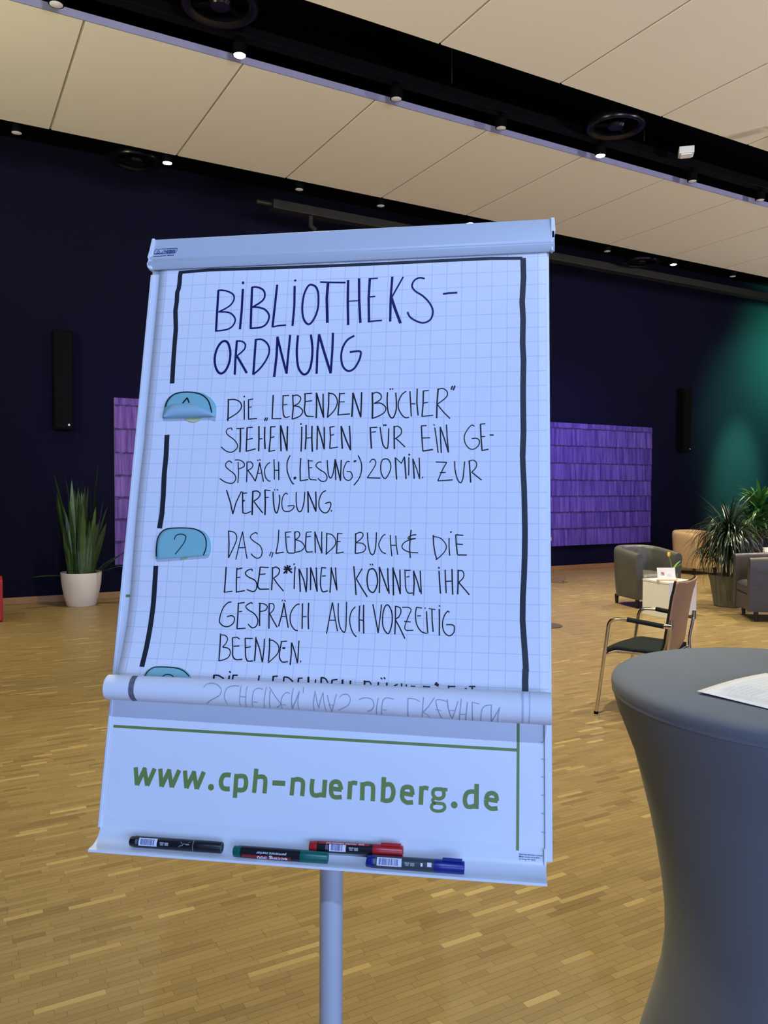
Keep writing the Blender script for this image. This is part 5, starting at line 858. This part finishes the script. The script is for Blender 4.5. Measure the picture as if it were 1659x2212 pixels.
# camera-right direction at this plant is roughly +X, so az 0 leans right, pi leans left
spec = [(1.42, .065, .06, .05, .1), (1.30, .06, -.25, .16, .0), (1.22, .07, .05, -.02, 2.8), (1.05, .065, .05, .10, 2.9), (1.30, .06, .1, .13, 3.0), (.98, .075, -.10, .27, 3.1), (.62, .085, -.15, .36, 3.2), (1.10, .06, .05, .1, 1.8),
        (1.15, .06, -.05, .06, -1.2), (.90, .06, .1, .22, .2), (.98, .065, -.02, .16, -.3), (.80, .07, .1, .2, -2.6), (.70, .06, .1, .26, -.8), (.85, .06, .06, .12, 1.2), (1.2, .055, -.1, .1, -2.0), (.75, .06, .2, .3, 2.5)]
for i, (L, wd, bn, tl, az) in enumerate(spec): leafobj(L, wd * 1.3, bn, tl, az, tw=rd.uniform(-.8, .8), n=12, par=r, base=(math.cos(az) * .11 + rd.uniform(-.05, .05), math.sin(az) * .06 + rd.uniform(-.04, .04), .36))
for i in range(64):
    az = rd.uniform(0, 2 * PI); q = rd.uniform(.02, .19); L = rd.uniform(.60, 1.2) * (1.15 - q * 2)
    leafobj(L, rd.uniform(.055, .085), rd.uniform(-.1, .15), rd.uniform(-.06, .12), az, tw=rd.uniform(-1.5, 1.5), n=10, par=r, base=(q * math.cos(az), q * math.sin(az) * .8, .36))
for L, wd, bn, tl, az in ((.78, .05, -.10, .95, -.25), (.62, .035, 1.9, .75, -.45), (.60, .045, .25, .85, -.5), (.50, .03, .5, .8, .2), (.45, .035, .3, 1.15, -.3), (.46, .045, .25, 1.42, 3.35), (.35, .03, 1.0, .9, -.9)):
    leafobj(L, wd, bn, tl, az, tw=rd.uniform(-.4, .4), n=12, m=M['leafs'], par=r, base=(math.cos(az) * .14, math.sin(az) * .12, .37))
# drooping dracaena in a grey green pot
r = thing('dracaena', 'dark drooping dracaena in a grey green pot between the armchairs', 'potted plant', (8.78, 6.70, 0))
obj('pot', MB().lathe([(0, 0), (.155, 0), (.168, .01), (.20, .20), (.232, .385), (.236, .40), (.226, .402), (.218, .36), (0, .355)], 48, cap=False), M['potg'], r, smooth=40)
obj('soil', MB().lathe([(0, .362), (.217, .357)], 32, cap=False), M['soil'], r)
for k, (dx, dy, h) in enumerate(((0, 0, .98), (.06, .05, .86), (-.04, .06, .84))):
    obj('stem', MB().tube([(dx * .5, dy * .5, .35), (dx * .8, dy, .35 + h * .35), (dx, dy * 1.2, h)], [.016, .013, .011], 10), M['stem'], r, smooth=60)
fo = MB()
for k in range(640):
    c = rd.choice(((0, 0, .99), (0, 0, .96), (.07, .07, .86), (-.05, .07, .84), (.02, -.02, .92), (.0, .0, .80), (.03, -.03, .70))); az = rd.uniform(0, 2 * PI); up = rd.random()
    fo.add(*blade(rd.uniform(.42, .72), rd.uniform(.013, .020), rd.uniform(1.8, 2.8) if up > .12 else rd.uniform(.5, 1.2), rd.uniform(.6, 1.5) if up > .12 else rd.uniform(.1, .9), az, n=7, base=(c[0], c[1], c[2] + rd.uniform(-.16, .03))))
setp(obj('foliage', fo, M['leafd'], r, smooth=180), kind='stuff')
# bright broad leaved plant behind it
r = thing('yucca', 'bright green broad leaved pot plant at the right photo edge behind the dracaena', 'potted plant', (9.93, 7.10, 0))
obj('pot', MB().lathe([(0, 0), (.17, 0), (.18, .01), (.22, .38), (.21, .385), (.2, .34), (0, .34)], 40, cap=False), M['potg'], r, smooth=40)
obj('soil', MB().lathe([(0, .345), (.2, .342)], 32, cap=False), M['soil'], r)
obj('stem', MB().tube([(0, 0, .33), (.02, .0, .8), (0, 0, 1.25)], [.045, .04, .03], 12), M['stem'], r, smooth=60)
obj('stem', MB().tube([(.03, .03, .33), (.10, .06, .7), (.10, .05, 1.0)], [.03, .028, .022], 12), M['stem'], r, smooth=60)
for k in range(290):
    c = rd.choice(((0, 0, 1.25), (0, 0, 1.18), (.10, .05, 1.0), (-.05, 0, 1.05), (-.1, 0, .92))); az = rd.uniform(0, 2 * PI)
    leafobj(rd.uniform(.28, .50), rd.uniform(.038, .058), rd.uniform(.5, 1.7), rd.uniform(.1, 1.3), az, n=7, m=M['leafy'], par=r, base=(c[0], c[1], c[2] + rd.uniform(-.15, .05)))

# ================================================================ SMALL THINGS ON THE FLOOR
r = thing('red_cube_seat', 'red upholstered cube seat cut off by the left photo edge', 'stool', (.355, 9.83, 0), math.radians(-3))
obj('upholstery', MB().box((0, 0, .232), (.50, .50, .45)), M['redcube'], r, bevel=.012, seg=3)
for sx in (-1, 1):
    for sy in (-1, 1): obj('glide', MB().lathe([(0, 0), (.02, 0), (.02, .012), (0, .012)], 12, c=(sx * .2, sy * .2, 0)), M['black'], r)
r = thing('barrier_post', 'slim dark post with round base plate just right of the flip chart edge', 'post', (5.76, 6.625, 0))
obj('base_plate', MB().lathe([(0, 0), (.137, 0), (.14, .003), (.14, .010), (.132, .014), (0, .015)], 40, cap=False), M['disc'], r, smooth=35)
obj('post_tube', MB().lathe([(.011, .014), (.011, .925), (0, .925)], 16, cap=False), M['chrome'], r, smooth=40)
obj('post_knob', MB().lathe([(0, .925), (.014, .93), (.02, .945), (.02, .955), (.014, .97), (0, .975)], 20, cap=False), M['chrome'], r, smooth=60)
r = thing('floor_outlet', 'small bronze floor outlet with its lid ajar, near the back wall', 'floor outlet', (8.52, 9.58, 0), math.radians(25))
obj('outlet_frame', MB().box((0, 0, .004), (.22, .22, .008)), M['outlet'], r, bevel=.002)
obj('outlet_lid', MB().box((0.03, .03, .035), (.2, .2, .006), Matrix.Rotation(-.32, 3, 'Y')), M['outlet'], r, bevel=.001)
